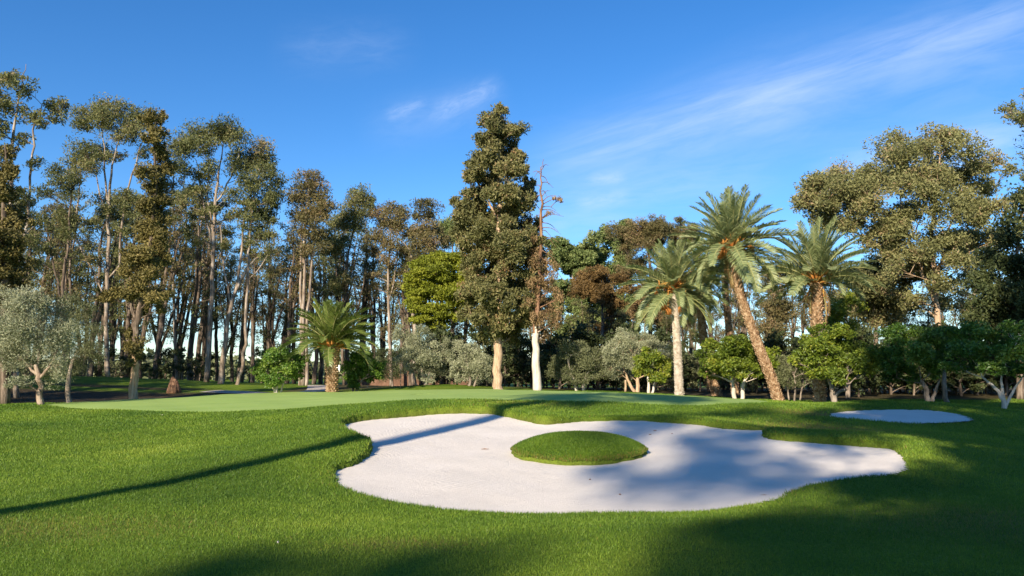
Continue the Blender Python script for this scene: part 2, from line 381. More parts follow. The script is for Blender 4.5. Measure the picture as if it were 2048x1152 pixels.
ma2 = node(ns,'ShaderNodeMath', operation='MULTIPLY_ADD'); ma2.inputs[1].default_value=1.2; ln.new(n4.outputs[0], ma2.inputs[0]); ln.new(ma.outputs[0], ma2.inputs[2])
bp = ns.new('ShaderNodeBump'); bp.inputs['Strength'].default_value=.5; bp.inputs['Distance'].default_value=.025; ln.new(ma2.outputs[0], bp.inputs['Height'])
bs = ns.new('ShaderNodeBsdfPrincipled'); bs.inputs['Roughness'].default_value=.9; bs.inputs['Specular IOR Level'].default_value=.1
ln.new(cc, bs.inputs['Base Color']); ln.new(bp.outputs[0], bs.inputs['Normal'])
o_ = ns.new('ShaderNodeOutputMaterial'); ln.new(bs.outputs[0], o_.inputs[0]); SANDM = m
def sand_sheet(poly, zf, name, lab, step):
    x0,y0 = poly.min(0)-.5; x1,y1 = poly.max(0)+.5
    ax = np.arange(x0,x1,step); ay = np.arange(y0,y1,step); X,Y = np.meshgrid(ax,ay)
    d = sdf(X,Y,poly)
    z = zf(Y)+.035*np.exp(np.minimum(0,d)/.35)+.008*np.sin(2.1*X+1.3*Y)*np.sin(1.7*Y)
    i = np.arange(X.size).reshape(X.shape)
    f = np.stack([i[:-1,:-1],i[:-1,1:],i[1:,1:],i[1:,:-1]],-1).reshape(-1,4)
    keep = (d.ravel() < .10)
    f = f[keep[f].all(1)]
    used = np.unique(f); rm = np.full(X.size,-1); rm[used]=np.arange(len(used))
    v = np.stack([X.ravel(),Y.ravel(),z.ravel()],-1)[used]
    o = link(name, np_mesh(name, v, rm[f], SANDM, True)); tag(o, lab, kind='structure')
sand_sheet(SAND1, sandz0, 'sand_bunker', 'large lobed bunker of raked white sand around a grass island', .1)
sand_sheet(SAND2, sandz2, 'sand_bunker', 'small shaded oval bunker of white sand on the right', .15)
# ---- grass island
rr = np.linspace(0,1.06,34); th = np.linspace(0,2*math.pi,120,endpoint=False)
RR,TH = np.meshgrid(rr,th,indexing='ij')
edge = 1+.05*np.sin(2*TH+.5)+.035*np.sin(3*TH)+.015*np.sin(9*TH)+.012*np.sin(17*TH+1)
IX = ISL_C[0]+RR*edge*np.cos(TH)*ISL_A; IY = ISL_C[1]+RR*edge*np.sin(TH)*ISL_B
def isl_h(r): return .31*(1-np.clip(r,0,1)**2.6)**.85+.07
IZ = sandz0(IY)+isl_h(RR)-.5*sstep(.97,1.06,RR)+.012*np.sin(6*IX)*np.sin(7*IY)*(1-RR)
nr, nth = RR.shape; ii = np.arange(nr*nth).reshape(nr,nth); i2 = np.roll(ii,-1,1)
F2 = np.stack([ii[:-1],i2[:-1],i2[1:],ii[1:]],-1).reshape(-1,4)
me = np_mesh('grass_island', np.stack([IX.ravel(),IY.ravel(),IZ.ravel()],-1), F2, TURF, True,
  {'dry':('POINT',np.zeros(IX.size)),'soil':('POINT',np.zeros(IX.size)),'lip':('POINT',sstep(.98,1.02,RR).ravel())})
tag(link('grass_island', me), 'low oval grass mound rising out of the white sand', kind='structure')
# ---- gravel cart path behind the green
m = bark_mat('gravel', (.30,.26,.22),(.42,.37,.32),(.52,.47,.41),(4,4,4),.4)
pp = catmull([P(420,786,46.0)[:2],P(500,784,45.0)[:2],P(560,783,44.6)[:2],P(600,782,45.6)[:2],P(640,781,48)[:2],P(640,780,56)[:2]],8,False)
vs=[]; 
for i,p in enumerate(pp):
    q = pp[min(i+1,len(pp)-1)]-pp[max(i-1,0)]; q/=np.linalg.norm(q); nrm = np.array([-q[1],q[0]])
    for s in (-.8,-.3,.3,.8):
        w = p+nrm*s*1.1; vs.append((w[0],w[1],hz(w[0],w[1])+.03))
fq=[(i*4+k,i*4+k+1,(i+1)*4+k+1,(i+1)*4+k) for i in range(len(pp)-1) for k in range(3)]
tag(link('cart_path', np_mesh('cart_path', np.array(vs), np.array(fq), m, True)), kind='structure')
# ---- grass blades (near field)
def blades(name, X, Y, Zs, size, wid, tint, lean=.55):
    n = len(X); a = rng.uniform(0,2*math.pi,n); w = np.stack([np.cos(a),np.sin(a),np.zeros(n)],-1)*wid[:,None]*.5
    b = rng.uniform(0,2*math.pi,n); L = rng.uniform(.15,lean,n)*size
    tip = np.stack([np.cos(b)*L,np.sin(b)*L,size*rng.uniform(.55,1,n)],-1)
    base = np.stack([X,Y,Zs-.006],-1)
    V = np.stack([base-w, base+w, base+tip],1).reshape(-1,3)
    Fc = np.arange(n*3).reshape(n,3)
    return V, Fc, tint
def make_grass():
    N = 950000
    u = rng.random(N); r = 5.0*(40/5.0)**u           # log-uniform distance
    # extra band near 5..12
    a = rng.uniform(-.78,.78,N)
    X = r*a; Y = r*np.ones(N)*(1+.0*a)
    z, d1, d2, g = lawn(X, Y, True)
    soil = soilness(X,Y)
    k = (d1 > -.115)&(d2 > -.10)&(g > -.02)&(soil < .4)
    X,Y,r,z,d1,d2,g = X[k],Y[k],r[k],z[k],d1[k],d2[k],g[k]
    lipn = np.exp(-np.clip(np.minimum(d1,d2),0,9)/.25)
    size = .036*np.clip((r/9)**.45,.8,2.0)*rng.uniform(.6,1.35,len(X))*(1+.45*lipn)
    wid = .0055*np.clip(r/6.0,1,6)*rng.uniform(.7,1.3,len(X))
    patch = .5+.22*np.sin(.9*X+.5*Y)*np.sin(.7*Y-.3*X+1)+.16*np.sin(2.3*X-1.1*Y)*np.sin(1.9*Y+.8)+.10*np.sin(5.1*X+2.2*Y)*np.sin(4.3*Y-1.7*X)
    big = np.sin(.33*X+.21*Y+1)*np.sin(.27*Y-.41*X)+.7*np.sin(.8*X-.6*Y+2)*np.sin(.5*X+.9*Y)
    tint = np.clip(.10+.50*patch+.13*big+rng.normal(0,.14,len(X)),0,.86)
    dry = dryness(X,Y)*rng.uniform(.4,1.2,len(X))+.12*lipn*rng.random(len(X))
    tint = np.where(rng.random(len(X)) < dry*1.0, rng.uniform(.86,1,len(X)), tint)
    A = blades('g', X,Y,z,size,wid,tint)
    # island blades
    n = 60000; q = np.sqrt(rng.random(n)); t = rng.uniform(0,2*math.pi,n)
    e = 1+.05*np.sin(2*t+.5)+.035*np.sin(3*t)+.015*np.sin(9*t)+.012*np.sin(17*t+1)
    X2 = ISL_C[0]+q*e*np.cos(t)*ISL_A; Y2 = ISL_C[1]+q*e*np.sin(t)*ISL_B
    z2 = sandz0(Y2)+isl_h(q)
    tn = np.clip(.22+.15*np.sin(3*X2)*np.sin(4*Y2)+rng.normal(0,.13,n),0,.8)
    tn = np.where(rng.random(n) < .45*sstep(.9,1,q), .95, tn)
    B = blades('i', X2,Y2,z2, rng.uniform(.03,.055,n), np.full(n,.012), tn)
    V = np.concatenate([A[0],B[0]]); Fc = np.concatenate([A[1],B[1]+len(A[0])]); T = np.concatenate([A[2],B[2]])
    me = np_mesh('grass', V, Fc, LM['grass'], False, {'tint':('FACE',T)})
    tag(link('grass', me), 'short green grass covering the lawn and bunker lips', 'grass', kind='stuff')
make_grass()
# ------------------------------------------------------------------ leaves & trees
def leaf_cloud(name, C, size, aspect, mat, tint, droop=0., up=0., seed=0, outward=None):
    """one kite-shaped leaf (or leaf spray) per centre"""
    g = np.random.default_rng(seed); n = len(C)
    a = g.normal(size=(n,3)); a[:,2] = a[:,2]*(1-abs(droop)*.6)-droop*1.6+up*1.2
    if outward is not None: a += outward*.9
    a /= np.linalg.norm(a,axis=1)[:,None]+1e-9
    h = g.normal(size=(n,3)); b = np.cross(a,h); b /= np.linalg.norm(b,axis=1)[:,None]+1e-9
    L = size*g.uniform(.6,1.35,n)[:,None]; W = L*aspect
    c = np.cross(a,b)
    V = np.stack([C-a*L*.5, C+b*W*.5-a*L*.05+c*W*.12, C+a*L*.5, C-b*W*.5-a*L*.05+c*W*.12],1).reshape(-1,3)
    return np_mesh(name, V, np.arange(n*4).reshape(n,4), mat, False, {'tint':('FACE',tint)})
def scatter(blobs, per, seed, sub_n=(5,10), sub_s=.30, shell=.6, flat=1.0):
    """blobs [(c, r(3), weight)] -> leaf centres, tint, sub-clump centres per blob"""
    g = np.random.default_rng(seed); Cs=[]; Ts=[]; subs=[]; Os=[]
    for c, r, w in blobs:
        k = int(g.integers(*sub_n)); d = g.normal(size=(k,3)); d /= np.linalg.norm(d,axis=1)[:,None]
        rad = g.uniform(shell*.55,1.0,k)[:,None]*.8
        sc = c+d*rad*r; subs.append(sc)
        bt = g.normal(0,.10)
        rm = float(np.cbrt(np.prod(r)))
        n = max(6,int(per*w*rm**2/k))
        for s in sc:
            ss = sub_s*g.uniform(.7,1.35)
            q = g.normal(size=(n,3)); q /= np.linalg.norm(q,axis=1)[:,None]
            q = q*(g.random(n)**.45)[:,None]*1.55*ss*r; q[:,2] *= flat
            Cs.append(s+q); Ts.append(np.clip(.45+bt+g.normal(0,.10)+g.normal(0,.15,n),0,1)); Os.append(q/(rm*ss))
    return np.concatenate(Cs), np.concatenate(Ts), subs, np.concatenate(Os)
def build_tree(name, loc, blobs, skel, leaf, bark, per=260, lsize=.16, aspect=.35, droop=.0, up=0., sub_n=(5,10), sub_s=.3,
               seed=1, twig=.02, taper=1.0, flat=1.0, brown=0, trunkname='trunk', twigs=True, rf=.55, tintshift=0., outw=False, parent=None, crown_name='crown', bend=.3, bark2=None, zsplit=0.):
    """blobs & skel in local coordinates. skel: list of polylines [(x,y,z,r),...]"""
    g = np.random.default_rng(seed+77)
    root = parent or empty(name, loc)
    mb = MB(); nodes = []
    for pl in skel:
        pl = np.array(pl, float)
        if len(pl) > 2:
            q = catmull(pl, 4, False); q = np.vstack([q, pl[-1]])
        else: q = np.array([pl[0]*(1-t)+pl[1]*t for t in np.linspace(0,1,5)])
        q[1:-1,:3] += g.normal(0,.012,(len(q)-2,3))*min(3,abs(pl[-1][2]-pl[0][2]))
        mb.tube(q[:,:3], q[:,3], 9)
        for a in q: nodes.append(a)
    C, T, subs, O = scatter(blobs, per, seed, sub_n, sub_s, flat=flat)
    base = np.array(skel[0][0][:3])
    order = sorted(range(len(blobs)), key=lambda i: np.linalg.norm(blobs[i][0]-base))
    NA = [np.array(n) for n in nodes]
    for i in order:
        c, r, w = blobs[i]
        A = np.array(NA); dd = A[:,:3]-c
        hd = np.hypot(dd[:,0],dd[:,1]); cost = np.linalg.norm(dd,axis=1)+3.0*np.maximum(0, A[:,2]-(c[2]-bend*hd))+.8/(A[:,3]+.02)*.03
        j = int(np.argmin(cost)); s = A[j]; L = np.linalg.norm(s[:3]-c)
        if L < .05: continue
        r0 = max(twig, min(s[3]*rf, .012*L+.35*s[3]*.6)); m_ = 5
        mid = (s[:3]+c)/2+g.normal(0,.07*L,3); mid[2] += .08*L*(1-abs(c[2]-s[2])/L)-.02*L
        pts = []
        for t in np.linspace(0,1,m_+1):
            p = s[:3]*(1-t)**2+2*mid*t*(1-t)+c*t*t; pts.append(np.append(p, r0*(1-t)+twig*.7*t))
        pts = np.array(pts); mb.tube(pts[:,:3], pts[:,3], 5, False)
        for p in pts[1:]: NA.append(p)
        if twigs:
            for sc in subs[i]:
                k = pts[int(g.integers(2, m_+1))]; md = (k[:3]+sc)/2+g.normal(0,.06,3)
                mb.tube([k[:3], md, sc], [twig*.6, twig*.45, twig*.25], 3, False)
    if bark2:      # bare lower bole of another colour, ragged where the old bark begins
        for fi, f_ in enumerate(mb.f):
            zc = sum(mb.v[q][2] for q in f_)/len(f_)
            if zc < zsplit+.25*math.sin(fi*2.4): mb.m[fi] = 1
    link(trunkname, mb.mesh(name+'_trunk', [bark, bark2] if bark2 else bark), root)
    T = np.clip(T+tintshift,0,1)
    cr = link(crown_name, leaf_cloud(name+'_crown', C, lsize, aspect, leaf, T, droop, up, seed, O if outw else None), root)
    return root
GR = np.random.default_rng(3)
def px_tree(name, label, cat, base, Y, blobs, trunks, depth=.7, group=None, bs=1.5, **kw):
    """blobs: (px,py,rx_px[,ry_px[,w]]) ; trunks: [ [(px,py,r_m[,dy])...], ...] at depth Y"""
    x0 = P(base, 780, Y)[0]; z0 = hz(x0, Y)-.03; o = np.array([x0,Y,z0]); s = Y/FPX
    bl = []
    seed = kw.get('seed',1); g = np.random.default_rng(seed+5)
    xs = np.array([b[0] for b in blobs]); cx = xs.mean(); hw = max(20,(xs.max()-xs.min())/2)
    for b in blobs:
        px,py,rx = b[:3]; ry = b[3] if len(b)>3 else rx; w = b[4] if len(b)>4 else 1
        off = abs(px-cx)/hw
        dy = g.uniform(-1,1)*depth*hw*s*math.sqrt(max(.05,1-min(1,off)**2))
        bl.append((P(px,py,Y)-o+np.array([0,dy,0]), np.array([rx*s, (rx+ry)/2*s, ry*s])*bs, w))
    sk = []
    for pl in trunks:
        q = []
        for i,p in enumerate(pl):
            w = P(p[0],p[1],Y)-o; w[1] += (p[3] if len(p)>3 else 0)
            if i==0 and pl is trunks[0]: w[2] = -.15
            q.append((*w, p[2]*(.62 if name=='eucalyptus_tree' else .85)))
        sk.append(q)
    r = build_tree(name, tuple(o), bl, sk, **kw)
    tag(r, label, cat, group); return r
# ================================================================== trees seen in the photo
E = dict(leaf=LM['euc'], bark=BM['euc'], lsize=.21, aspect=.32, droop=.45, per=950, sub_n=(9,15), sub_s=.34, twig=.018)
def auto_blobs(cx, cy, hw, hh, n, r, seed, p=2.0):
    g = np.random.default_rng(seed); out = []
    while len(out) < n:
        a, b = g.uniform(-1,1,2)
        if abs(a)**p+abs(b)**p <= 1: out.append((cx+a*hw, cy+b*hh, r*g.uniform(.65,1.25), r*g.uniform(.5,1.0)))
    return out
# --- far left pair
px_tree('eucalyptus_tree','tall thin eucalyptus at the far left edge with a bare leaning spike above its crown','tree', 70, 40,
  [(8,160,22,16),(40,170,25,16),(70,190,24,18),(100,200,22,18),(118,215,16,14),(20,215,24),(60,235,24,16),(90,245,18,14),(110,235,16,14),(10,260,22),(45,280,20,14),(75,330,16,14),(-20,200,30),(-25,260,30),(25,320,18),(60,390,18,12),(85,440,14),(30,400,18),(70,480,18,16),(45,520,16,14)],
  [[(35,790,.22),(30,600,.19),(22,420,.16),(25,280,.12),(40,190,.06),(52,128,.02)],[(30,560,.14),(55,440,.11),(62,330,.09),(70,260,.07),(84,210,.04)]], seed=21, **{**E,'lsize':.2,'per':800,'sub_s':.24})
px_tree('cypress_tree','shaggy brown cypress column cut by the left edge of the picture','tree', 8, 33,
  [(8,300,18,14,.6),(2,345,28,22),(22,350,18,20),(12,390,30,24),(-5,430,36,26),(25,440,24,24),(10,480,34,26),(38,490,16,20),(-5,520,38,26),(25,530,28,26),(10,560,36,24),(-30,560,30),(30,580,22,16),(-30,490,26),(-10,600,30,20)],
  [[(12,800,.24),(10,600,.2),(8,420,.12),(10,290,.03)]], seed=22, bs=1.5, leaf=LM['ivy'], bark=BM['eucdark'], lsize=.14, aspect=.42, per=3600, sub_n=(14,22), sub_s=.21, up=.3, twig=.02, droop=.1, outw=True)
# --- olive by the left
OL = dict(bs=1.42, leaf=LM['olive'], bark=BM['cyp'], lsize=.10, aspect=.24, per=4200, sub_n=(12,20), sub_s=.26, twig=.012, up=.4, outw=True)
px_tree('olive_tree','big silvery olive with twisted trunk standing left of the green','tree', 78, 31,
  [(20,640,38,34),(70,620,38,34),(115,640,30,32),(50,680,40,34),(95,690,34,32),(10,690,34,34),(30,720,32,26),(75,740,30,26),(-20,650,34),(45,600,30,22),(90,596,24,20),(120,730,22,22),(110,670,30,30),(-25,700,36,30),(60,655,34),(55,765,20,12)],
  [[(79,802,.17),(81,775,.12),(76,752,.12),(72,730,.09)],[(77,756,.09),(98,735,.06),(115,700,.04)],[(76,752,.08),(50,725,.05),(25,690,.04)]], seed=31, **{**OL,'bark':BM['bole']})
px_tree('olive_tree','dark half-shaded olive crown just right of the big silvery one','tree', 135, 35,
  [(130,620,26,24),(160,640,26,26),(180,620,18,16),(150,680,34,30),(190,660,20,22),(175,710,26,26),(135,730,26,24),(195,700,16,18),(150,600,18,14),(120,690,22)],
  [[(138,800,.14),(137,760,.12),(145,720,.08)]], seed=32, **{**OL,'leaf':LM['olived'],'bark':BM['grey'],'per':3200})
# --- the old cypress column with the pale trunk
px_tree('cypress_tree','slim old cypress column with bare pale trunk at the left end of the green','tree', 268, 36,
  [(314,222,10,12,.9),(312,245,20,18),(318,270,22,20),(310,300,20,20),(322,325,20,18),(308,350,24,22),(300,375,26,20),(316,395,22,20),(294,410,24,22),(308,440,26,24),(290,470,28,24),(316,470,24,22),(300,500,30,24),(276,515,24,22),(318,520,20,22),(285,545,26,20),(306,555,26,20),(262,545,18,16),
   (240,585,22,12),(218,594,20,12),(265,590,22,16),(296,590,24,20),(322,598,22,16),(340,592,14,12),(285,615,16,16),(322,618,12,12),(200,598,10,6),
   (310,235,16,14),(316,285,20,16),(318,312,20,16),(312,338,20,16),(306,362,22,16),(304,402,26,18),(300,425,26,18),(302,455,28,18),(304,485,28,18),(300,515,26,18),(304,532,26,16),(295,575,26,16),(262,665,12,14),(270,690,17,18),(282,708,14,14),(258,690,10,12),(272,725,10,10)],
  [[(267,799,.26),(271,740,.19),(272,690,.17),(274,640,.19),(284,600,.17),(296,540,.14),(306,440,.1),(312,300,.06),(314,215,.02)],[(275,650,.07),(262,620,.05),(268,560,.05),(250,530,.03)],[(276,640,.07),(290,605,.05),(310,590,.03)],[(270,640,.05),(258,600,.04),(235,585,.03)]],
  seed=41, depth=.5, bs=1.1, up=.3, bark2=BM['cyp'], zsplit=2.0, leaf=LM['ivy'], bark=BM['eucdark'], lsize=.14, aspect=.42, per=4200, sub_n=(14,22), sub_s=.28, twig=.015, outw=True)
# --- eucalyptus belt, front rank
px_tree('eucalyptus_tree','thin eucalyptus with sparse low crown between the left edge and the cypress column','tree', 130, 56,
  auto_blobs(125,400,50,60,14,17,1)+auto_blobs(110,480,45,60,10,13,2)+[(170,300,14),(180,330,12)],
  [[(128,790,.24),(124,600,.2),(135,500,.14),(140,420,.09),(150,360,.05)],[(124,600,.14),(105,520,.10),(95,450,.05)]], seed=51, **{**E,'bark':BM['eucdark'],'per':600})
px_tree('eucalyptus_tree','high green-crowned eucalyptus behind and left of the cypress column','tree', 212, 58,
  [(195,215,26,16),(230,215,26,18),(262,225,24,18),(165,232,18,12),(190,240,26,18),(225,245,28,18),(255,250,24,18),(285,235,20,20),(175,262,18,12),(245,275,22,16),(275,270,20,18),(160,300,24,18),(180,290,26,18),(145,320,20,16),(170,330,22,14),(150,350,18,12),(225,330,16,12),(200,345,14,10),(240,390,18,14),(262,395,18,12),(255,420,14,10),(190,420,14,10),(215,300,14,10),(285,300,14,14)]+auto_blobs(210,460,45,70,12,11,5),
  [[(214,790,.30),(212,620,.26),(216,520,.22),(218,430,.2),(222,350,.13),(238,280,.06)],[(216,420,.14),(210,340,.10),(206,260,.05)],[(216,440,.12),(196,370,.07),(185,300,.04)],[(240,530,.16),(246,420,.12),(270,330,.09),(288,270,.04)],[(150,470,.11),(158,400,.09),(162,330,.05)],[(213,560,.12),(240,530,.12)],[(212,600,.10),(150,470,.10)]], seed=52, **E)
px_tree('eucalyptus_tree','pinkish dry eucalyptus with few leaves right beside the cypress column','tree', 350, 64,
  auto_blobs(348,310,24,30,9,12,7)+auto_blobs(350,400,30,70,12,12,8),
  [[(352,790,.2),(348,600,.17),(350,470,.12),(345,380,.08),(350,300,.03)],[(349,520,.1),(365,400,.06),(370,320,.03)]], seed=53, **{**E,'leaf':LM['eucbrown'],'per':420,'twig':.03})
px_tree('eucalyptus_tree','tallest broad-crowned eucalyptus with a straight pale trunk right of the cypress column','tree', 422, 56,
  [(400,262,18,12),(430,255,20,14),(470,262,26,18),(445,280,28,20),(400,285,28,22),(385,310,26,22),(420,310,26,20),(465,300,26,20),(490,285,20,18),(500,310,26,18),(520,300,22,20),(530,325,18,18),(380,345,20,18),(410,350,22,18),(370,375,18,14),(440,345,16,14),(475,340,22,16),(480,400,18,14),(505,350,18,14),(395,385,18,12),(365,400,16,12),(545,345,14,14),(420,400,16,12)]+auto_blobs(410,450,50,50,14,12,9),
  [[(412,786,.33),(420,650,.28),(424,560,.24),(427,470,.21),(431,400,.17),(440,330,.09),(450,270,.04)],[(430,410,.13),(455,370,.09),(478,310,.05)],[(425,500,.13),(408,410,.09),(392,320,.04)],[(427,470,.1),(414,380,.06),(425,300,.03)]], seed=54, **E)
px_tree('eucalyptus_tree','leaning eucalyptus with a round grey-green crown overhanging to the right','tree', 440, 54,
  [(530,350,20,14),(525,375,26,18),(500,370,16),(548,365,18,18),(540,385,20,16),(505,400,20,16),(520,420,22,14),(535,410,16),(495,430,16,12),(545,440,12,8),(470,430,16,12),(455,490,14,10),(515,460,14,10),(485,500,14,10)],
  [[(440,788,.34),(448,700,.27),(460,620,.23),(475,575,.2),(490,545,.15),(512,520,.10),(545,500,.05)],[(472,580,.16),(484,500,.13),(490,430,.10),(515,380,.05)],[(462,610,.12),(445,520,.09),(440,450,.05)]], seed=55, **E)
px_tree('eucalyptus_tree','slim pale eucalyptus leaning right, its bare lit trunk rising clear beside the lemon tree','tree', 478, 53,
  [(505,440,18,14),(520,470,16,12),(500,480,14),(545,470,14,10),(530,500,16,12),(512,420,16,12),(490,455,14,10)]+auto_blobs(515,400,28,24,7,12,13),
  [[(474,786,.24),(482,742,.20),(490,690,.18),(492,620,.16),(497,540,.14),(500,470,.10),(508,400,.05)],[(497,560,.08),(530,520,.05),(550,480,.03)]], seed=56, **E)
px_tree('eucalyptus_tree','cluster-stemmed eucalyptus with brownish round-topped crown left of the short palm','tree', 606, 55,
  [(618,352,20,12),(605,370,24,16),(630,370,20,16),(595,395,18,16),(615,400,26,18),(638,395,20,14),(600,425,20,14),(630,420,24,16),(650,410,20,12),(615,450,24,14),(650,430,16,10),(600,470,18,12),(635,470,18,12),(610,500,20,12),(645,495,16,10),(600,530,14,10)],
  [[(605,786,.24),(606,650,.2),(608,540,.17),(612,440,.12),(618,370,.05)],[(600,786,.2),(601,650,.16),(600,540,.13),(604,430,.06)],[(612,786,.2),(614,650,.16),(622,540,.13),(632,430,.06)]], seed=57, **{**E,'leaf':LM['eucbrown']})
px_tree('eucalyptus_tree','grey-green eucalyptus with forked leaning stems above the short palm','tree', 690, 60,
  [(722,385,18,12),(735,400,14,14),(710,405,22,18),(700,430,24,18),(725,425,20,18),(715,455,20,12),(690,445,16),(742,410,10,10),(680,480,16,12),(665,450,16,12),(650,470,14)]+auto_blobs(680,530,34,50,10,12,15),
  [[(688,786,.22),(684,640,.18),(690,560,.15),(702,480,.1),(718,410,.05)],[(686,620,.1),(700,560,.09),(725,470,.05)],[(685,640,.1),(672,540,.08),(668,460,.04)]], seed=58, **{**E,'bark':BM['eucdark']})
px_tree('eucalyptus_tree','yellowish feathery eucalyptus crown standing just left of the gap in the treetops','tree', 780, 60,
  [(785,412,18,12),(765,425,22,14),(790,435,22,16),(808,430,14,12),(775,450,24,14),(800,460,18,14),(755,440,14),(822,465,16,14),(760,480,20,14),(785,490,22,16),(810,500,16,12),(745,500,16,12)]+auto_blobs(770,560,36,40,10,12,16),
  [[(782,786,.22),(778,640,.18),(776,540,.14),(782,460,.07)],[(778,600,.1),(795,520,.07),(790,450,.04)],[(830,600,.12),(826,540,.10),(805,500,.07),(785,470,.04)]], seed=59, **{**E,'leaf':LM['eucbrown']})
px_tree('eucalyptus_tree','golden-brown eucalyptus rising behind the bright pine, left of the big cypress','tree', 828, 58,
  [(850,412,18,12),(865,425,18,16),(840,432,16,14),(860,455,22,16),(835,460,20,16),(875,460,12,14),(850,485,26,16),(830,495,20,14),(868,490,20,14),(860,515,22,14),(835,525,18,12),(820,555,16,14),(890,480,14)],
  [[(828,786,.3),(828,660,.26),(826,570,.2),(834,510,.13),(850,450,.05)],[(828,560,.1),(818,500,.07),(800,480,.04)]], seed=60, **{**E,'leaf':LM['eucbrown']})
px_tree('eucalyptus_tree','pale green eucalyptus peeping out between the golden one and the big cypress','tree', 905, 66,
  auto_blobs(905,470,28,40,14,15,17), [[(905,786,.25),(905,600,.2),(905,460,.06)]], seed=61, **{**E,'leaf':LM['lime']})
# --- bright pine
px_tree('pine_tree','dense rounded yellow-green pine left of the big cypress','tree', 880, 52,
  [(875,515,26,14),(905,520,24,14),(850,530,26,16),(930,530,22,16),(840,555,26,18),(870,550,30,18),(905,555,30,18),(935,560,26,18),(835,585,24,18),(865,585,30,20),(900,590,30,20),(935,595,26,18),(830,612,20,14),(855,620,26,16),(885,625,26,18),(915,625,24,16),(850,645,20,12),(875,655,18,10),(838,635,16,10),(825,595,14,14),(890,510,24,12),(860,515,20,10)],
  [[(885,780,.28),(885,700,.24),(882,640,.2),(884,560,.1)],[(884,700,.12),(870,660,.10),(850,600,.05)],[(884,690,.12),(905,650,.09),(925,590,.04)]], seed=71,
  leaf=LM['pine'], bark=BM['eucdark'], lsize=.19, aspect=.4, per=3000, sub_n=(12,18), sub_s=.27, up=.5, twig=.03, flat=.62, outw=True)
# --- the big cypress
cb = []
cg = np.random.default_rng(8)
for py, a, b in [(240,984,1008),(252,974,1022),(270,966,1032),(288,962,1034),(306,958,1040),(324,962,1042),(342,956,1044),(360,950,1044),(380,938,1046),(400,930,1050),(420,922,1058),(440,916,1052),(460,918,1068),(480,926,1072),(500,930,1078),(520,928,1084),(545,930,1086),(570,926,1088),(595,926,1088),(620,932,1082),(642,942,1070),(660,964,1040)]:
    w = b-a; k = max(3,int(w/13))
    for i in range(k):
        t = (i+.5)/k; cb.append((a+w*t+cg.uniform(-8,8), py+cg.uniform(-8,8), 15*cg.uniform(.75,1.25), 13*cg.uniform(.8,1.3)))
cb += [(938,336,7,9),(934,348,9,9),(944,362,12,9),(915,404,12,9),(908,398,8,7),(925,412,12,10),(1050,352,7,9),(1058,372,10,10),(1066,362,7,9),(1068,388,9,9),(1060,470,12,12),(1075,440,8,12)]
px_tree('cypress_tree','massive dark olive cypress with a bare tan trunk, tallest tree in the middle','tree', 995, 43, cb,
  [[(995,782,.34),(995,740,.30),(996,670,.27),(998,560,.22),(998,440,.17),(1000,330,.10),(1000,235,.03)],[(998,440,.10),(975,400,.06),(945,350,.03)],[(998,520,.10),(960,440,.06),(925,410,.03)],[(998,480,.10),(1030,420,.06),(1062,375,.03)]],
  seed=81, depth=.9, leaf=LM['cyp'], bark=BM['cyp'], lsize=.17, aspect=.42, per=2700, bs=1.42, up=.25, bark2=BM['cyp'], zsplit=2.5, sub_n=(14,22), sub_s=.30, droop=.0, twig=.025, outw=True)
# --- half-dead conifer right of it
px_tree('conifer_tree','half-dead conifer with white trunk, rust-brown foliage and a bare spike top','tree', 1074, 42,
  [(1075,505,12,10),(1090,520,18,12),(1070,530,14),(1105,540,14,12),(1085,560,20,14),(1065,570,14,14),(1100,580,18,14),(1115,600,12,14),(1080,600,20,16),(1060,610,12),(1100,620,16,16),(1085,640,16,14),(1110,645,12,16),(1068,640,12,14),(1120,625,10,12),(1098,665,10,12),(1082,675,8,10),(1065,480,10,10,.8),(1055,500,12,10,.8),(1110,398,8,6,.5),(1095,432,8,6,.5),(1120,400,6,6,.4)],
  [[(1076,783,.30),(1073,730,.26),(1070,665,.20),(1076,600,.15),(1080,520,.12),(1083,440,.09),(1083,380,.06),(1083,335,.03),(1087,318,.015)]]+
   [[(1083,y,.03),(1083+d*.5,y-6+e,.02,.2),(1083+d,y+e*2,.008,.3)] for y,d,e in [(365,24,4),(390,-16,6),(415,30,2),(430,-22,6),(440,26,-8),(455,40,6),(465,-24,12),(476,36,4),(500,44,20),(515,50,26),(395,18,-8),(340,14,-6),(344,-14,4),(352,16,8),(350,-18,-4),(378,-12,-4),(382,12,5),(400,-20,10),(410,42,-6),(425,-16,-8),(420,38,4),(445,34,8),(450,-14,10),(460,22,8),(470,30,12),(435,45,-2),(405,30,-8),(480,-18,6),(490,26,10)]],
  seed=82, depth=.9, bs=1.4, bark2=BM['white'], zsplit=3.3, leaf=LM['rust'], bark=BM['dead'], lsize=.16, aspect=.3, per=1300, sub_n=(7,12), sub_s=.27, droop=.9, twig=.022)
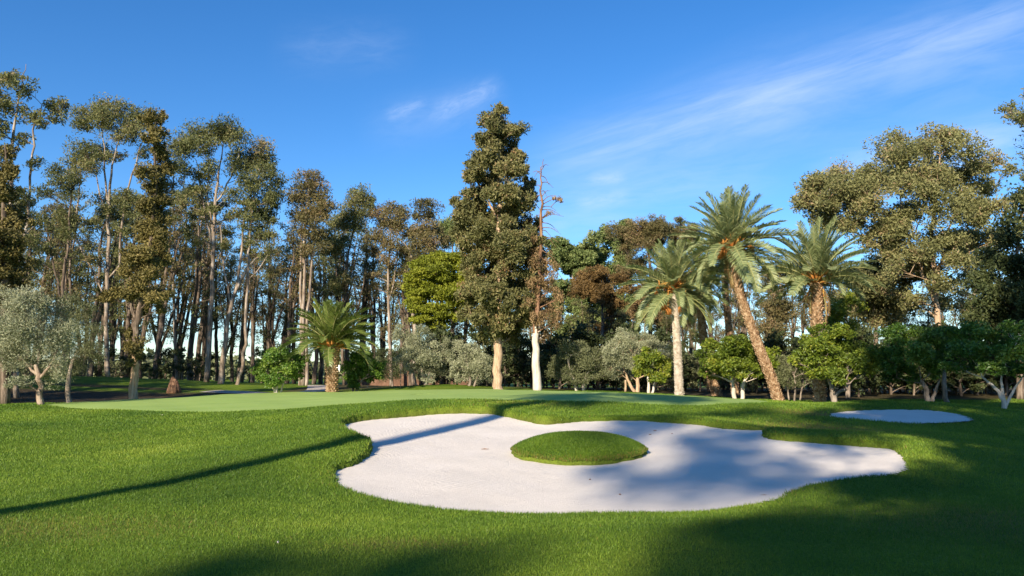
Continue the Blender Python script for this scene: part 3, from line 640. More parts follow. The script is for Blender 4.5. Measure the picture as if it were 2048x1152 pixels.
# --- mid-ground trees right of the conifer
L = dict(leaf=LM['lime'], bark=BM['euc'], lsize=.26, aspect=.5, per=1000, sub_n=(8,13), sub_s=.27, twig=.03)
px_tree('broadleaf_tree','light green broad tree behind the half-dead conifer','tree', 1150, 74,
  auto_blobs(1135,510,44,26,16,18,21)+auto_blobs(1160,560,46,40,12,16,22)+auto_blobs(1165,625,60,45,16,20,72)+[(1184,484,12,14),(1182,500,14,12)],
  [[(1148,786,.25),(1150,650,.2),(1145,560,.12),(1140,500,.05)],[(1150,640,.12),(1170,560,.08),(1182,500,.04)]], seed=83, **L)
px_tree('broadleaf_tree','light green domed treetop between the russet tree and the left date palm','tree', 1225, 76,
  auto_blobs(1235,475,34,24,12,16,23)+auto_blobs(1215,530,50,40,16,17,24)+auto_blobs(1240,620,50,50,14,20,73),
  [[(1222,786,.25),(1224,650,.2),(1226,560,.12),(1235,490,.05)]], seed=84, **L)
BR = dict(leaf=LM['brown'], bark=BM['eucdark'], lsize=.20, aspect=.28, per=1800, sub_n=(10,15), sub_s=.26, twig=.03, droop=.2)
px_tree('tamarisk_tree','low russet-brown feathery tree right of the half-dead conifer','tree', 1205, 62,
  auto_blobs(1205,575,52,30,18,17,25)+auto_blobs(1225,630,40,34,10,14,26)+[(1190,550,20,10),(1240,560,20,12)],
  [[(1205,786,.22),(1206,690,.18),(1204,600,.08)]], seed=85, **BR)
px_tree('tamarisk_tree','tall brown feathery tree with thin open top behind the left date palm','tree', 1300, 68,
  auto_blobs(1280,470,50,28,22,18,27)+auto_blobs(1350,470,36,24,14,17,28)+auto_blobs(1300,540,60,34,12,17,29)+auto_blobs(1330,610,60,50,20,20,74),
  [[(1300,786,.28),(1300,640,.22),(1300,540,.15),(1290,460,.05)],[(1300,560,.12),(1340,500,.08),(1360,460,.04)]], seed=86, **{**BR,'per':1300,'leaf':LM['eucbrown']})
px_tree('tamarisk_tree','orange-brown dry bush crown glimpsed under the left date palm fronds','tree', 1290, 55,
  auto_blobs(1290,620,30,26,10,14,30),[[(1290,786,.16),(1290,640,.05)]], seed=87, **{**BR,'leaf':LM['rust']})
# --- right-hand big eucalyptus
px_tree('eucalyptus_tree','huge spreading eucalyptus with reddish forked trunks on the right','tree', 1872, 46,
  [(1808,265,24,16),(1800,290,30,20),(1845,300,26,18),(1870,270,30,18),(1895,272,28,18),(1915,290,24,18),(1900,310,30,20),(1860,330,30,20),(1820,330,30,22),(1775,330,26,20),(1750,355,26,20),(1790,360,30,22),(1830,370,30,20),(1880,360,30,20),(1930,340,26,20),(1960,335,26,16),(1985,325,20,14),(2005,345,14,12),(1950,375,30,20),(1990,375,22,16),(1730,385,26,20),(1765,395,28,20),(1800,405,30,20),(1850,405,30,20),(1900,400,30,20),(1940,410,26,18),(1980,405,22,16),
   (1715,420,24,18),(1745,430,26,18),(1785,440,28,18),(1830,445,26,18),(1880,440,28,20),(1925,440,26,16),(1700,450,20,14),(1760,465,24,14),(1805,480,26,16),(1850,490,26,18),(1890,480,24,18),(1920,480,20,16),(1780,510,22,14),(1820,525,24,16),(1870,530,24,18),(1900,520,20,16),(1790,555,20,14),(1840,570,22,16),(1890,570,22,18),(1910,600,20,18),(1820,600,20,14),
   (1665,355,24,16),(1640,365,24,16),(1620,390,22,18),(1600,405,14,14),(1655,385,22,16),(1680,375,20,14),(1690,400,20,14),(1640,410,20,12)]+auto_blobs(1815,390,175,110,34,24,61)+auto_blobs(1820,540,85,80,18,22,62)+auto_blobs(1650,385,50,35,10,18,63)+auto_blobs(1960,470,40,60,8,20,64),
  [[(1880,800,.32),(1874,640,.28),(1868,560,.24),(1865,480,.2),(1870,400,.13),(1880,310,.05)],[(1872,610,.2),(1850,560,.16),(1838,525,.13),(1815,470,.1),(1800,380,.05)],[(1838,525,.11),(1800,520,.10),(1770,512,.07),(1755,490,.04)],[(1872,600,.16),(1884,520,.12),(1905,440,.08),(1940,380,.04)],[(1815,470,.09),(1770,430,.07),(1700,400,.05),(1650,375,.03)],[(1820,480,.07),(1840,440,.05),(1850,380,.03)],[(1866,500,.08),(1920,470,.05),(1960,400,.03)]],
  seed=91, depth=.45, tintshift=.06, **{**E,'leaf':LM['eucbig'],'bark':BM['cyp'],'per':1150,'sub_n':(9,14),'sub_s':.36,'lsize':.19,'aspect':.4,'droop':.3})
px_tree('eucalyptus_tree','dark broad-crowned tree filling the right edge of the picture','tree', 2030, 38,
  [(2040,440,30,22,.6),(2010,470,24,18,.6),(2060,400,30,24,.7),(2030,500,30,24),(2000,530,26,20),(1980,560,26,22),(2040,550,34,26),(2010,590,34,26),(1970,600,28,22),(2050,620,34,26),(1990,640,34,24),(2080,480,40,30),(2080,560,40,30),(1950,640,26,20),(2020,660,34,24),(2100,640,40)],
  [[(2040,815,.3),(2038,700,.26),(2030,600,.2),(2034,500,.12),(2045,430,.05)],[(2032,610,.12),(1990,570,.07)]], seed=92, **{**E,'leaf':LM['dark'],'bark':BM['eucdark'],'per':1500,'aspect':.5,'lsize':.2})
px_tree('eucalyptus_tree','sparse tree beyond the right edge whose leafy branch tips reach into the sky','tree', 2150, 30,
  [(2035,205,16,10),(2048,225,18,12),(2025,242,14,10),(2042,250,16,10),(2060,200,24),(2080,230,30),(2050,350,16,12),(2035,370,10,8),(2070,340,30),(2100,280,40),(2040,400,14,12),(2075,400,30),(2130,320,50),(2150,240,50),(2120,420,50)],
  [[(2160,830,.34),(2155,600,.28),(2140,400,.2),(2130,280,.1)],[(2140,400,.1),(2100,330,.07),(2060,240,.03)]], seed=93, **{**E,'per':1800,'lsize':.15,'droop':.3})
px_tree('eucalyptus_tree','airy olive-green tree showing sky between its branches left of the dark edge tree','tree', 1950, 50,
  auto_blobs(1955,470,45,60,16,17,65)+auto_blobs(1960,590,50,60,16,18,66), [[(1950,800,.25),(1948,640,.2),(1952,520,.12),(1960,430,.04)],[(1948,600,.12),(1975,520,.07),(1985,460,.04)],[(1948,580,.1),(1925,520,.06),(1915,470,.03)]], seed=94, **{**E,'leaf':LM['eucbig'],'per':700,'droop':.6})
px_tree('eucalyptus_tree','bushy olive-green tree filling the gap between the rightmost palm and the huge eucalyptus','tree', 1750, 50,
  auto_blobs(1745,590,55,65,30,22,67)+[(1720,540,18,12),(1760,530,20,12)], [[(1750,800,.25),(1752,680,.2),(1745,590,.1),(1740,540,.04)]], seed=95, **{**E,'leaf':LM['eucbig'],'per':1000})
px_tree('eucalyptus_tree','yellow-brown slender tree seen between the curved tallest palm and the rightmost palm','tree', 1560, 58,
  auto_blobs(1560,610,40,75,22,17,68), [[(1560,800,.22),(1558,680,.16),(1562,590,.09),(1558,530,.03)]], seed=96, **{**E,'leaf':LM['eucbrown'],'per':700})
# --- citrus, olives and small trees along the back of the green
CI = dict(bs=1.42, leaf=LM['citrus'], bark=BM['grey'], lsize=.125, aspect=.5, per=4000, sub_n=(8,13), sub_s=.27, twig=.015, droop=.2, outw=True)
px_tree('lemon_tree','round bright green lemon tree with three thin pale stems left of the short palm','tree', 553, 41,
  [(540,712,20,13),(565,708,20,12),(585,718,17,13),(525,728,16,13),(550,735,20,14),(578,738,19,14),(598,728,12,13),(518,742,12,11),(540,752,18,12),(565,755,17,11),(590,748,14,11),(548,766,12,8)],
  [[(552,789,.09),(548,775,.08),(540,762,.06),(535,750,.03)],[(553,788,.08),(553,770,.06),(555,748,.03)],[(561,789,.06),(565,770,.05),(571,755,.03)]], seed=101, **{**CI,'bark':BM['white']})
px_tree('lemon_tree','small bright green lemon tree with a leafy forked base right of the short palm','tree', 708, 43,
  [(712,716,16,12),(735,722,18,14),(700,732,14,13),(722,740,18,14),(748,735,14,13),(762,732,10,9),(708,752,14,10),(735,756,14,9),(757,750,11,9),(704,766,9,8),(711,772,10,6),(706,760,8,8)],
  [[(706,783,.09),(706,768,.07),(700,752,.05)],[(712,783,.08),(722,762,.06),(738,748,.04)]], seed=102, **{**CI,'bark':BM['grey']})
OB = {**OL,'bark':BM['grey'],'lsize':.12,'per':3200,'up':.8,'sub_n':(9,14)}
px_tree('olive_tree','tall silver olive with upswept branches, left of two under the bright pine','tree', 850, 46,
  [(795,668,14,14),(815,680,18,18),(840,672,18,18),(860,690,20,18),(830,705,24,18),(858,718,22,18),(885,700,14,16),(893,685,10,12),(815,715,18,14),(845,738,22,16),(875,735,20,15),(898,715,12,12),(825,735,14,12),(860,756,16,9)],
  [[(848,783,.14),(850,762,.12),(838,730,.07),(825,690,.03)],[(852,778,.10),(860,740,.06),(868,700,.03)],[(838,783,.08),(830,760,.06),(822,730,.03)]], seed=103, **OB)
px_tree('olive_tree','low rounded silver olive just left of the big cypress trunk','tree', 940, 46,
  [(915,692,12,12),(930,705,18,16),(950,700,16,16),(965,715,14,14),(935,728,20,16),(955,738,20,15),(915,735,15,14),(975,735,12,12),(925,755,16,10),(950,760,18,9),(972,755,12,8),(905,750,10,9)],
  [[(938,785,.12),(940,762,.09),(935,730,.05)],[(944,785,.09),(952,762,.06),(960,735,.03)]], seed=104, **OB)
px_tree('olive_tree','dark green-grey olive in the gap right of the lemon tree, thin and shaded','tree', 785, 52,
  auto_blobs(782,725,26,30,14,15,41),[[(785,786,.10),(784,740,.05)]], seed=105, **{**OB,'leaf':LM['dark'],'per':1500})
px_tree('olive_tree','dull yellow-green olive with two short white trunks right of the half-dead conifer','tree', 1160, 45,
  [(1130,700,18,14),(1160,698,20,14),(1190,705,18,14),(1115,725,17,15),(1145,722,22,16),(1175,728,22,16),(1203,728,13,15),(1110,745,14,12),(1135,748,20,13),(1165,752,18,12),(1195,752,15,12),(1212,745,8,10),(1150,765,12,7)],
  [[(1153,783,.13),(1151,766,.10),(1142,750,.06)],[(1167,783,.12),(1168,764,.10),(1176,745,.06)]], seed=106, **{**OB,'leaf':LM['olived'],'bark':BM['white']})
px_tree('olive_tree','broad pale silver olive with slanting forked trunk left of the tall date palm','tree', 1270, 44,
  [(1240,678,18,14),(1265,672,18,12),(1295,672,20,14),(1225,698,18,16),(1255,698,22,16),(1285,695,22,16),(1315,690,20,14),(1235,722,20,16),(1265,722,22,16),(1330,710,16,14),(1305,715,18,14),(1240,745,18,12),(1262,750,16,10),(1220,735,12,12),(1335,735,12,12),(1215,715,12,12)],
  [[(1275,788,.14),(1276,765,.12),(1272,735,.07)],[(1270,787,.12),(1258,765,.09),(1248,740,.05)],[(1251,784,.08),(1251,760,.06)]], seed=107, **{**OB,'bark':BM['cyp']})
px_tree('orange_tree','bright yellow-green citrus with white forked trunk just left of the tall palm trunk','tree', 1302, 40,
  [(1290,705,14,10),(1305,712,16,12),(1280,724,14,13),(1302,730,18,14),(1325,728,13,12),(1275,742,11,10),(1322,748,15,12),(1335,735,9,10),(1312,757,13,9),(1298,748,13,9)],
  [[(1297,790,.11),(1297,770,.08),(1296,748,.04)],[(1304,789,.08),(1309,768,.06),(1316,755,.03)]], seed=108, **{**CI,'leaf':LM['citrusy'],'bark':BM['white']})
px_tree('orange_tree','wide dense citrus with two white knobbly trunks in front of the leaning palm','tree', 1475, 38,
  [(1425,690,20,14),(1450,685,20,14),(1480,686,22,14),(1510,692,20,14),(1535,705,18,14),(1412,710,15,14),(1440,708,24,16),(1472,708,24,16),(1505,712,24,16),(1530,722,20,14),(1420,730,20,13),(1450,732,22,14),(1485,734,22,13),(1515,738,18,12),(1545,732,10,12),(1410,745,14,8),(1440,750,18,8),(1465,752,14,7),(1500,754,14,8),(1520,752,12,7)],
  [[(1471,806,.12),(1467,785,.12),(1467,765,.09),(1455,745,.05)],[(1484,806,.11),(1486,785,.12),(1488,765,.09),(1500,745,.05)]], seed=109, **{**CI,'leaf':LM['citrusy'],'bark':BM['white']})
px_tree('olive_tree','small grey-green olive on thin legs between the leaning palm foot and shaded citrus','tree', 1590, 37,
  [(1575,722,16,14),(1600,720,16,14),(1565,740,14,13),(1590,745,18,14),(1615,742,14,13),(1570,762,14,11),(1595,768,16,10),(1620,762,12,11),(1555,755,9,9)],
  [[(1588,800,.06),(1590,775,.05),(1588,750,.03)],[(1600,800,.05),(1604,775,.04)],[(1578,800,.05),(1575,775,.04)]], seed=110, **{**OB,'leaf':LM['olived']})
px_tree('orange_tree','citrus half in sun and half in shade with a short forked trunk on the right','tree', 1660, 33,
  [(1620,690,22,18),(1650,680,24,18),(1685,682,24,20),(1720,690,24,20),(1745,705,18,18),(1610,715,18,18),(1640,712,26,20),(1675,715,26,20),(1712,720,26,20),(1740,735,20,16),(1620,740,20,13),(1650,745,24,14),(1685,748,22,14),(1715,752,20,12),(1655,762,14,8),(1590,725,12,12),(1660,655,18,14),(1700,660,22,14)],
  [[(1668,809,.17),(1667,790,.14),(1662,772,.10),(1650,745,.05)],[(1668,796,.11),(1677,784,.09),(1692,778,.08),(1690,765,.04)]], seed=111, **{**CI,'leaf':LM['citrusy'],'bark':BM['grey'],'per':3600,'lsize':.125})
px_tree('orange_tree','yellowing taller tree in the gap under the rightmost palm','tree', 1700, 40,
  auto_blobs(1690,625,46,34,16,18,43)+[(1640,600,14,12),(1650,650,18)],[[(1695,800,.15),(1695,700,.12),(1690,630,.04)]], seed=112, **{**CI,'leaf':LM['citrusy'],'per':1300})
px_tree('orange_tree','shaded dark green citrus with twin grey trunks behind the small bunker','tree', 1850, 33,
  [(1800,670,24,18),(1830,662,24,18),(1860,672,22,18),(1880,690,16,16),(1780,695,22,20),(1815,700,26,20),(1850,702,24,20),(1878,715,16,14),(1785,725,22,16),(1820,735,24,16),(1855,732,22,15),(1790,750,18,12),(1835,755,18,10),(1868,745,14,10),(1765,720,14)],
  [[(1858,808,.15),(1852,780,.12),(1842,760,.08)],[(1863,808,.10),(1872,780,.07),(1880,755,.04)]], seed=113, **{**CI,'per':3600,'lsize':.125})
px_tree('orange_tree','shaded dark citrus with pale splayed limbs at the far right','tree', 2005, 30,
  [(1920,670,24,18),(1950,665,26,18),(1985,670,28,20),(2020,668,28,20),(2048,680,26,22),(1915,700,24,18),(1950,702,28,20),(1990,705,28,20),(2030,708,28,20),(1925,730,22,14),(1960,738,26,14),(2000,735,26,14),(2040,738,26,14),(2070,700,30)],
  [[(2010,828,.11),(2006,800,.10),(1990,775,.07),(1965,755,.04)],[(2008,805,.08),(2004,775,.06),(2002,750,.04)],[(2010,815,.08),(2024,785,.06),(2044,755,.03)]], seed=114, **{**CI,'bark':BM['white'],'per':3600,'lsize':.125})
px_tree('orange_tree','dark slim-trunked tree standing between the two shaded citrus trees','tree', 1895, 36,
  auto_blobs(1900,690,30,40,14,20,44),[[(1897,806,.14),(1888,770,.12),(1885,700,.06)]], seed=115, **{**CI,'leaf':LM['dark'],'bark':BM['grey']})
# ================================================================== palms
def frond_mesh(name, L, bend, leaf, npair=46, ll=.42, seed=0, vee=.45, w=.035, curl=0.0, dry=False):
    g = np.random.default_rng(seed); V=[];Fq=[];Ft=[];mi=[]; T=[]
    n = 24; pts=[]; ang = 0.0; p = np.zeros(3)
    for i in range(n+1):
        t = i/n; pts.append(p.copy()); a = -bend*t**1.25
        p = p+np.array([math.cos(a), curl*t*.3, math.sin(a)])*L/n
    pts = np.array(pts)
    def at(t):
        f = t*n; i = min(n-1,int(f)); u = f-i
        return pts[i]*(1-u)+pts[i+1]*u, (pts[i+1]-pts[i])/np.linalg.norm(pts[i+1]-pts[i])
    # rib
    mb = MB(); rad = [ .035*(1-i/n)**.8+.005 for i in range(n+1)]
    mb.cm = 1; mb.tube(pts[:7], rad[:7], 5, False); mb.cm = 2; mb.tube(pts[6:], rad[6:], 4, False)
    base = len(mb.v)
    for k in range(npair):
        t = .16+.84*(k+.5)/npair; c, tg = at(t)
        side0 = np.cross(tg,[0,0,1.0]); side0 /= np.linalg.norm(side0); upv = np.cross(side0,tg)
        ln_ = ll*(.35+.65*math.sin(math.pi*min(1,(t*.92+.08))**.8)) if t<.85 else ll*(.75-(t-.85)*2.6)
        for s in (-1,1):
            l = ln_*g.uniform(.85,1.1); f = g.uniform(.45,.7)+.5*t
            d = side0*s*1.0+tg*f+upv*(vee+g.normal(0,.10)); d /= np.linalg.norm(d)
            wv_ = np.cross(d, upv); wv_ /= np.linalg.norm(wv_)+1e-9; wv_ = wv_*.75+upv*.3*s
            m1 = c+d*l*.55; tip = c+d*l; tip[2] -= .13*l*g.uniform(.5,1.6); W = w*g.uniform(.8,1.2)
            b = len(mb.v); mb.v += [tuple(q) for q in (c-wv_*W*.4, c+wv_*W*.4, m1+wv_*W*.5, tip, m1-wv_*W*.5)]
            mb.f.append((b,b+1,b+2,b+3,b+4)); mb.m.append(0)
    me = bpy.data.meshes.new(name); me.from_pydata(mb.v,[],mb.f)
    me.polygons.foreach_set('material_index', mb.m)
    for m_ in (leaf, BM['petiole'], BM['rachis']): me.materials.append(m_)
    a = me.attributes.new('tint','FLOAT','FACE'); a.data.foreach_set('value', np.clip(g.normal(.5,.16,len(mb.f)),0,1).astype(np.float32))
    me.update(); return me
def palm(name, label, base, Y, path, L, nfr, leaf, boots, r0, r1, elev=(-25,85), bends=(.5,1.0,1.6), ll=.42, seed=0, fruit=(), scale_h=.10, protr=.05, dead=0, flare=1.0, npair=44, w=.035, el_pow=1.0, boot_w=None, trunk_lo=None):
    g = np.random.default_rng(seed)
    x0 = P(path[0][0],780,Y)[0]; z0 = hz(x0,Y)-.02; o = np.array([x0,Y,z0]); root = empty(name, tuple(o)); tag(root, label, 'palm')
    pl = []
    for i,(px,py) in enumerate(path):
        w_ = P(px,py,Y)-o
        if i==0: w_[2] = -.1
        pl.append(w_)
    q = catmull(pl, 10, False) if len(pl)>2 else np.array([pl[0]*(1-t)+pl[1]*t for t in np.linspace(0,1,16)])
    q = np.vstack([q, pl[-1]]); seg = np.r_[0,np.cumsum(np.linalg.norm(np.diff(q,axis=0),axis=1))]; H = seg[-1]
    def at(s):
        return np.array([np.interp(s,seg,q[:,k]) for k in range(3)])
    def rad(s):
        t = s/H; return r0*(1-t)+r1*t+(.12*r0*math.exp(-s/.3))+(flare-1)*r1*sstep(.75,.97,np.array(t))*1.0
    mb = MB(); ss = np.linspace(0,H,30); mb.tube([at(s) for s in ss],[rad(s)*.96 for s in ss],16)
    s = .02; row = 0
    while s < H-.02:
        c = at(s); r = rad(s); ns_ = 11; up = at(min(H,s+.1))-at(max(0,s-.1)); up /= np.linalg.norm(up)
        ax = np.cross(up,[0,1,0]); ax/=np.linalg.norm(ax); ay = np.cross(up,ax)
        for k in range(ns_):
            th = 2*math.pi*(k+.5*(row%2)+g.uniform(-.12,.12))/ns_; da = math.pi/ns_*.92
            def pt(a,rr,h): return c+(ax*math.cos(a)+ay*math.sin(a))*rr+up*h
            pr = protr*g.uniform(.5,1.4); hh = scale_h*g.uniform(.9,1.3)
            b1,b2 = pt(th-da,r*.98,0), pt(th+da,r*.98,0)
            t1,t2 = pt(th-da*.55,r+pr,hh), pt(th+da*.55,r+pr,hh)
            i1,i2 = pt(th-da*.5,r*.9,hh*1.02), pt(th+da*.5,r*.9,hh*1.02)
            mb.quad(b1,b2,t2,t1); mb.quad(t1,t2,i2,i1); mb.quad(b2,pt(th+da,r*.9,hh),t2); mb.quad(b1,t1,pt(th-da,r*.9,hh))
        s += scale_h; row += 1
    link('trunk', mb.mesh(name+'_trunk', boots, False), root)
    top = at(H)
    ms = [frond_mesh('frond', L, b, leaf, npair, ll, seed*10+i, w=w, curl=c_) for i,(b,c_) in enumerate([(bends[0],.0),(bends[1],.5),(bends[1],-.5),(bends[2],.3),(bends[2],-.4)])]
    for i in range(nfr):
        t = (i+.5)/nfr; el = elev[0]+(elev[1]-elev[0])*(t**el_pow)+g.uniform(-5,5); az = i*137.508+g.uniform(-12,12)
        k = 0 if t > .78 else (int(g.integers(1,3)) if t > .38 else int(g.integers(3,5)))
        f = link('frond', ms[k], root); sc = g.uniform(.86,1.05)*(1 if t < .8 else .92)
        f.rotation_mode = 'QUATERNION'
        f.rotation_quaternion = Euler((0,0,R(az))).to_quaternion() @ Euler((0,-R(el),0)).to_quaternion() @ Euler((g.uniform(-.5,.5),0,0)).to_quaternion()
        off = Vector((math.cos(R(az)),math.sin(R(az)),0))*r1*.5*flare
        f.location = Vector(top)+off+Vector((0,0,.30*t)); f.scale = (sc,)*3
    if dead:
        dm = frond_mesh('dry_frond', L*.7, .5, LM['dryfrond'], 26, ll*.8, seed+99, w=w)
        for i in range(dead):
            f = link('dead_frond', dm, root); az = g.uniform(0,360)
            f.rotation_mode='QUATERNION'; f.rotation_quaternion = Euler((0,0,R(az))).to_quaternion() @ Euler((0,R(g.uniform(60,82)),0)).to_quaternion()
            f.location = Vector(top)+Vector((math.cos(R(az)),math.sin(R(az)),0))*r1*.9-Vector((0,0,.1)); f.scale=(g.uniform(.6,1),)*3
    for (dx, dz, fy, sz) in fruit:     # hanging clusters of dates on a curved stalk
        e = np.array([dx, fy, dz]); mb = MB(); mb.cm = 1
        st = [top+np.array([0,0,.15]), top+np.array([dx*.5,fy*.6,.45]), top+np.array([dx*.9,fy,.25]), top+e+np.array([0,0,sz*1.3]), top+e+np.array([0,0,sz*.6])]
        st = catmull(st,4,False); mb.tube(st,[.022]*len(st),5); mb.cm = 0
        for k in range(46):                      # strings of fruit
            a = g.uniform(0,6.28); rr = sz*.42*math.sqrt(g.random()); p0 = top+e+np.array([0,0,sz*.6]); p1 = top+e+np.array([rr*math.cos(a),rr*math.sin(a),sz*.1])
            p2 = p1+np.array([0,0,-sz*g.uniform(.3,.75)]); mb.tube([p0,p1,p2],[.006,.020,.016],4)
        link('date_cluster', mb.mesh('date_cluster',[BM['date'],BM['petiole']]), root)
    return root
# short canary palm on the left
palm('canary_palm','short stout palm with arching green crown between the two lemon trees', 665, 41, [(664,786),(665,740),(664,697)], 2.6, 58, LM['canary'], BM['palm'], .25, .34,
     elev=(6,86), bends=(.5,.95,1.35), ll=.60, seed=1, scale_h=.11, protr=.09, flare=1.12, npair=56, w=.044, el_pow=.8)
DL = dict(L=2.7, ll=.54, npair=48, w=.044)
palm('date_palm','date palm with straight whitewashed trunk and orange date bunches at the back of the green', 1358, 38, [(1359,796),(1355,700),(1351,640),(1348,585)], nfr=66, leaf=LM['date'], boots=BM['palmw'], r0=.205, r1=.155,
     elev=(-24,86), bends=(.3,.75,1.15), seed=2, scale_h=.075, protr=.035, fruit=[(-.62,-.75,-.5,.30),(-.42,-.95,-.6,.34),(.18,-.85,-.7,.34),(.45,-.80,-.6,.36),(-.85,.25,-.6,.22),(-.95,-.10,-.5,.22)], **DL)
palm('date_palm','tallest date palm with curved brown trunk leaning left', 1557, 36, [(1560,812),(1540,750),(1512,680),(1482,590),(1466,500)], nfr=68, leaf=LM['date'], boots=BM['palm'], r0=.24, r1=.17,
     elev=(-26,88), bends=(.3,.7,1.15), seed=3, scale_h=.085, protr=.045, fruit=[(-.62,-.15,-.6,.42),(-.75,-.25,-.4,.40),(.70,.0,-.5,.34)], dead=6, **{**DL,'L':2.95})
palm('date_palm','rightmost date palm with shaggy trunk rising from behind the yellow-green citrus', 1636, 35, [(1640,808),(1636,720),(1634,650),(1632,568)], nfr=66, leaf=LM['date'], boots=BM['palm'], r0=.22, r1=.25,
     elev=(4,86), bends=(.3,.75,1.05), seed=4, scale_h=.10, protr=.08, dead=8, **{**DL,'L':2.85})
palm('date_palm','shaded date palm behind the straight one, its trunk foot lit beside the citrus', 1432, 42, [(1436,800),(1420,740),(1404,650),(1400,560)], nfr=38, leaf=LM['canary'], boots=BM['palm'], r0=.24, r1=.17,
     elev=(-30,86), bends=(.35,.9,1.4), seed=5, fruit=[(-.8,-.1,-.5,.3)], **{**DL,'L':2.4,'npair':34})
palm('date_palm','slimmer date palm half hidden behind the curved tallest one', 1468, 44, [(1472,800),(1462,700),(1452,600),(1446,510)], nfr=42, leaf=LM['date'], boots=BM['palm'], r0=.2, r1=.15,
     elev=(-35,86), bends=(.35,.9,1.4), seed=6, **{**DL,'L':2.6,'npair':38})
# ================================================================== grove of slender eucalyptus behind
def proto_euc(seed, H, R_, nb, leaf, bark, per, fork=2, low=.25):
    g = np.random.default_rng(seed); sk=[]; lean = g.uniform(-.06,.06,2)
    tr = []
    for t in np.linspace(0,1,6):
        tr.append((lean[0]*H*t+g.normal(0,.12), lean[1]*H*t+g.normal(0,.12), H*.93*t, .19*(1-t)**.8+.03))
    tr[0] = (0,0,-.2,.22); sk.append(tr)
    for k in range(fork):
        t0 = g.uniform(.15,.5); i = int(t0*5); b = tr[i]; a = g.uniform(0,6.28); e = g.uniform(.07,.15)*H
        t1 = g.uniform(.7,.95)
        sk.append([(b[0],b[1],b[2],b[3]*.8),(b[0]+math.cos(a)*e*.6,b[1]+math.sin(a)*e*.6,H*(t0+t1)/2,b[3]*.55),(b[0]+math.cos(a)*e,b[1]+math.sin(a)*e,H*t1,.03)])
    bl = []
    for k in range(nb):
        t = low+(1-low)*g.random()**.7; s = R_*(.35+.65*math.sin(math.pi*min(1,(t-low)/(1-low)*.8+.12)))
        a = g.uniform(0,6.28); rr = s*math.sqrt(g.random()); r = g.uniform(.45,1.0)
        bl.append((np.array([lean[0]*H*t+rr*math.cos(a), lean[1]*H*t+rr*math.sin(a), H*t]), np.array([r*1.15,r*1.15,r*.8]), 1))
    return build_tree('eucalyptus_tree', (0,0,0), bl, sk, leaf=leaf, bark=bark, per=per, lsize=.24, aspect=.32, droop=.6, sub_n=(6,10), sub_s=.3, seed=seed, twig=.022)
protos = [proto_euc(201,17,1.7,44,LM['euc'],BM['eucdark'],150), proto_euc(202,15,1.5,38,LM['eucbrown'],BM['eucdark'],150,1), proto_euc(203,19,2.0,52,LM['euc'],BM['eucdark'],150,3),
          proto_euc(204,13,1.4,34,LM['euc'],BM['eucdark'],160,2,.18), proto_euc(205,16,1.9,46,LM['eucbrown'],BM['eucdark'],140,2,.35)]
used = [False]*len(protos)
def put(k, x, y, h, rz, label, group, cat='tree'):
    o = protos[k]
    if used[k]: o = copy_tree(o)
    used[k] = True
    Hs = [17,15,19,13,16][k]; s = h/Hs; w = (s+1)/2*.5+s*.5
    o.location = (x,y,hz(x,y)); o.rotation_euler = (0,0,rz); o.scale = (w,w,s); tag(o, label, cat, group); return o
g = np.random.default_rng(77)
def top_px(px):     # height of the filler canopy in the photo
    return float(np.interp(px, [-100,60,110,200,330,430,560,600,700,780,880,1000,1100,1250,1500,1650,1800,2100],
                               [330,360,360,380,330,400,420,400,420,450,500,540,560,540,480,490,540,480]))
nf = 0
for px in list(np.arange(-60,860,14.5))+list(np.arange(870,2100,21)):
    Y = g.uniform(60,84) if px < 860 else g.uniform(56,80)
    px2 = px+g.uniform(-8,8); x = P(px2,700,Y)[0]; t = top_px(px2)+g.uniform(-15,110)
    h = (745-t)/FPX*Y+1.0
    left = px < 860
    put(int(g.integers(0,5)), x, Y, max(6,h), g.uniform(0,6.28),
        'slender dark eucalyptus among many crowded together behind the left trees' if left else 'thin eucalyptus in the background wood behind the palms and cypress',
        'eucalyptus grove on the left' if left else 'background wood on the right')
    nf += 1
SHADERS = [(2.4,8,3.9,4,26,120,700,1.4,0),(8.5,7,4.5,4,25,60,700,1.5,0),(14.5,8,5,4,25,50,700,1.6,0),(20,4,5,4,24,40,700,1.7,0),(2.8,16,2.4,17.5,21.5,18,700,1.3,-2.2),
           (2.6,30,2.9,19.5,25.5,19,450,1.2,-5.0),(-.2,35,3.0,12,20.4,34,600,1.3,0),(-3.6,37,2.6,12,20.6,30,600,1.3,0),(-9.35,20,2.7,20.6,23.6,13,600,1.15,2.2)]
SLAB = ['broad shade tree just behind the viewpoint on its right','tall shade tree second behind the viewpoint on the right','broad tree a few metres right of the viewpoint','wide shade tree further right of the viewpoint','rightmost shade tree beside the viewpoint','tallest shade tree far behind the viewpoint',
        'small open-crowned tree behind the viewpoint','low round tree directly behind the viewpoint','tall thin-crowned tree deep behind the viewpoint','small low tree behind the viewpoint on the left','tall slender-stemmed tree behind the slim palm']
PALM_XY = (-9.4,3.0); PALM_H = 12.6
SUN_E = 4.9; SKY_S = .098; SKY_SAT = 1.28; SKY_T = (.91,.99,1.10,1); CLOUD = (4.5,5.4,7.2,1); EXPO = 0.8
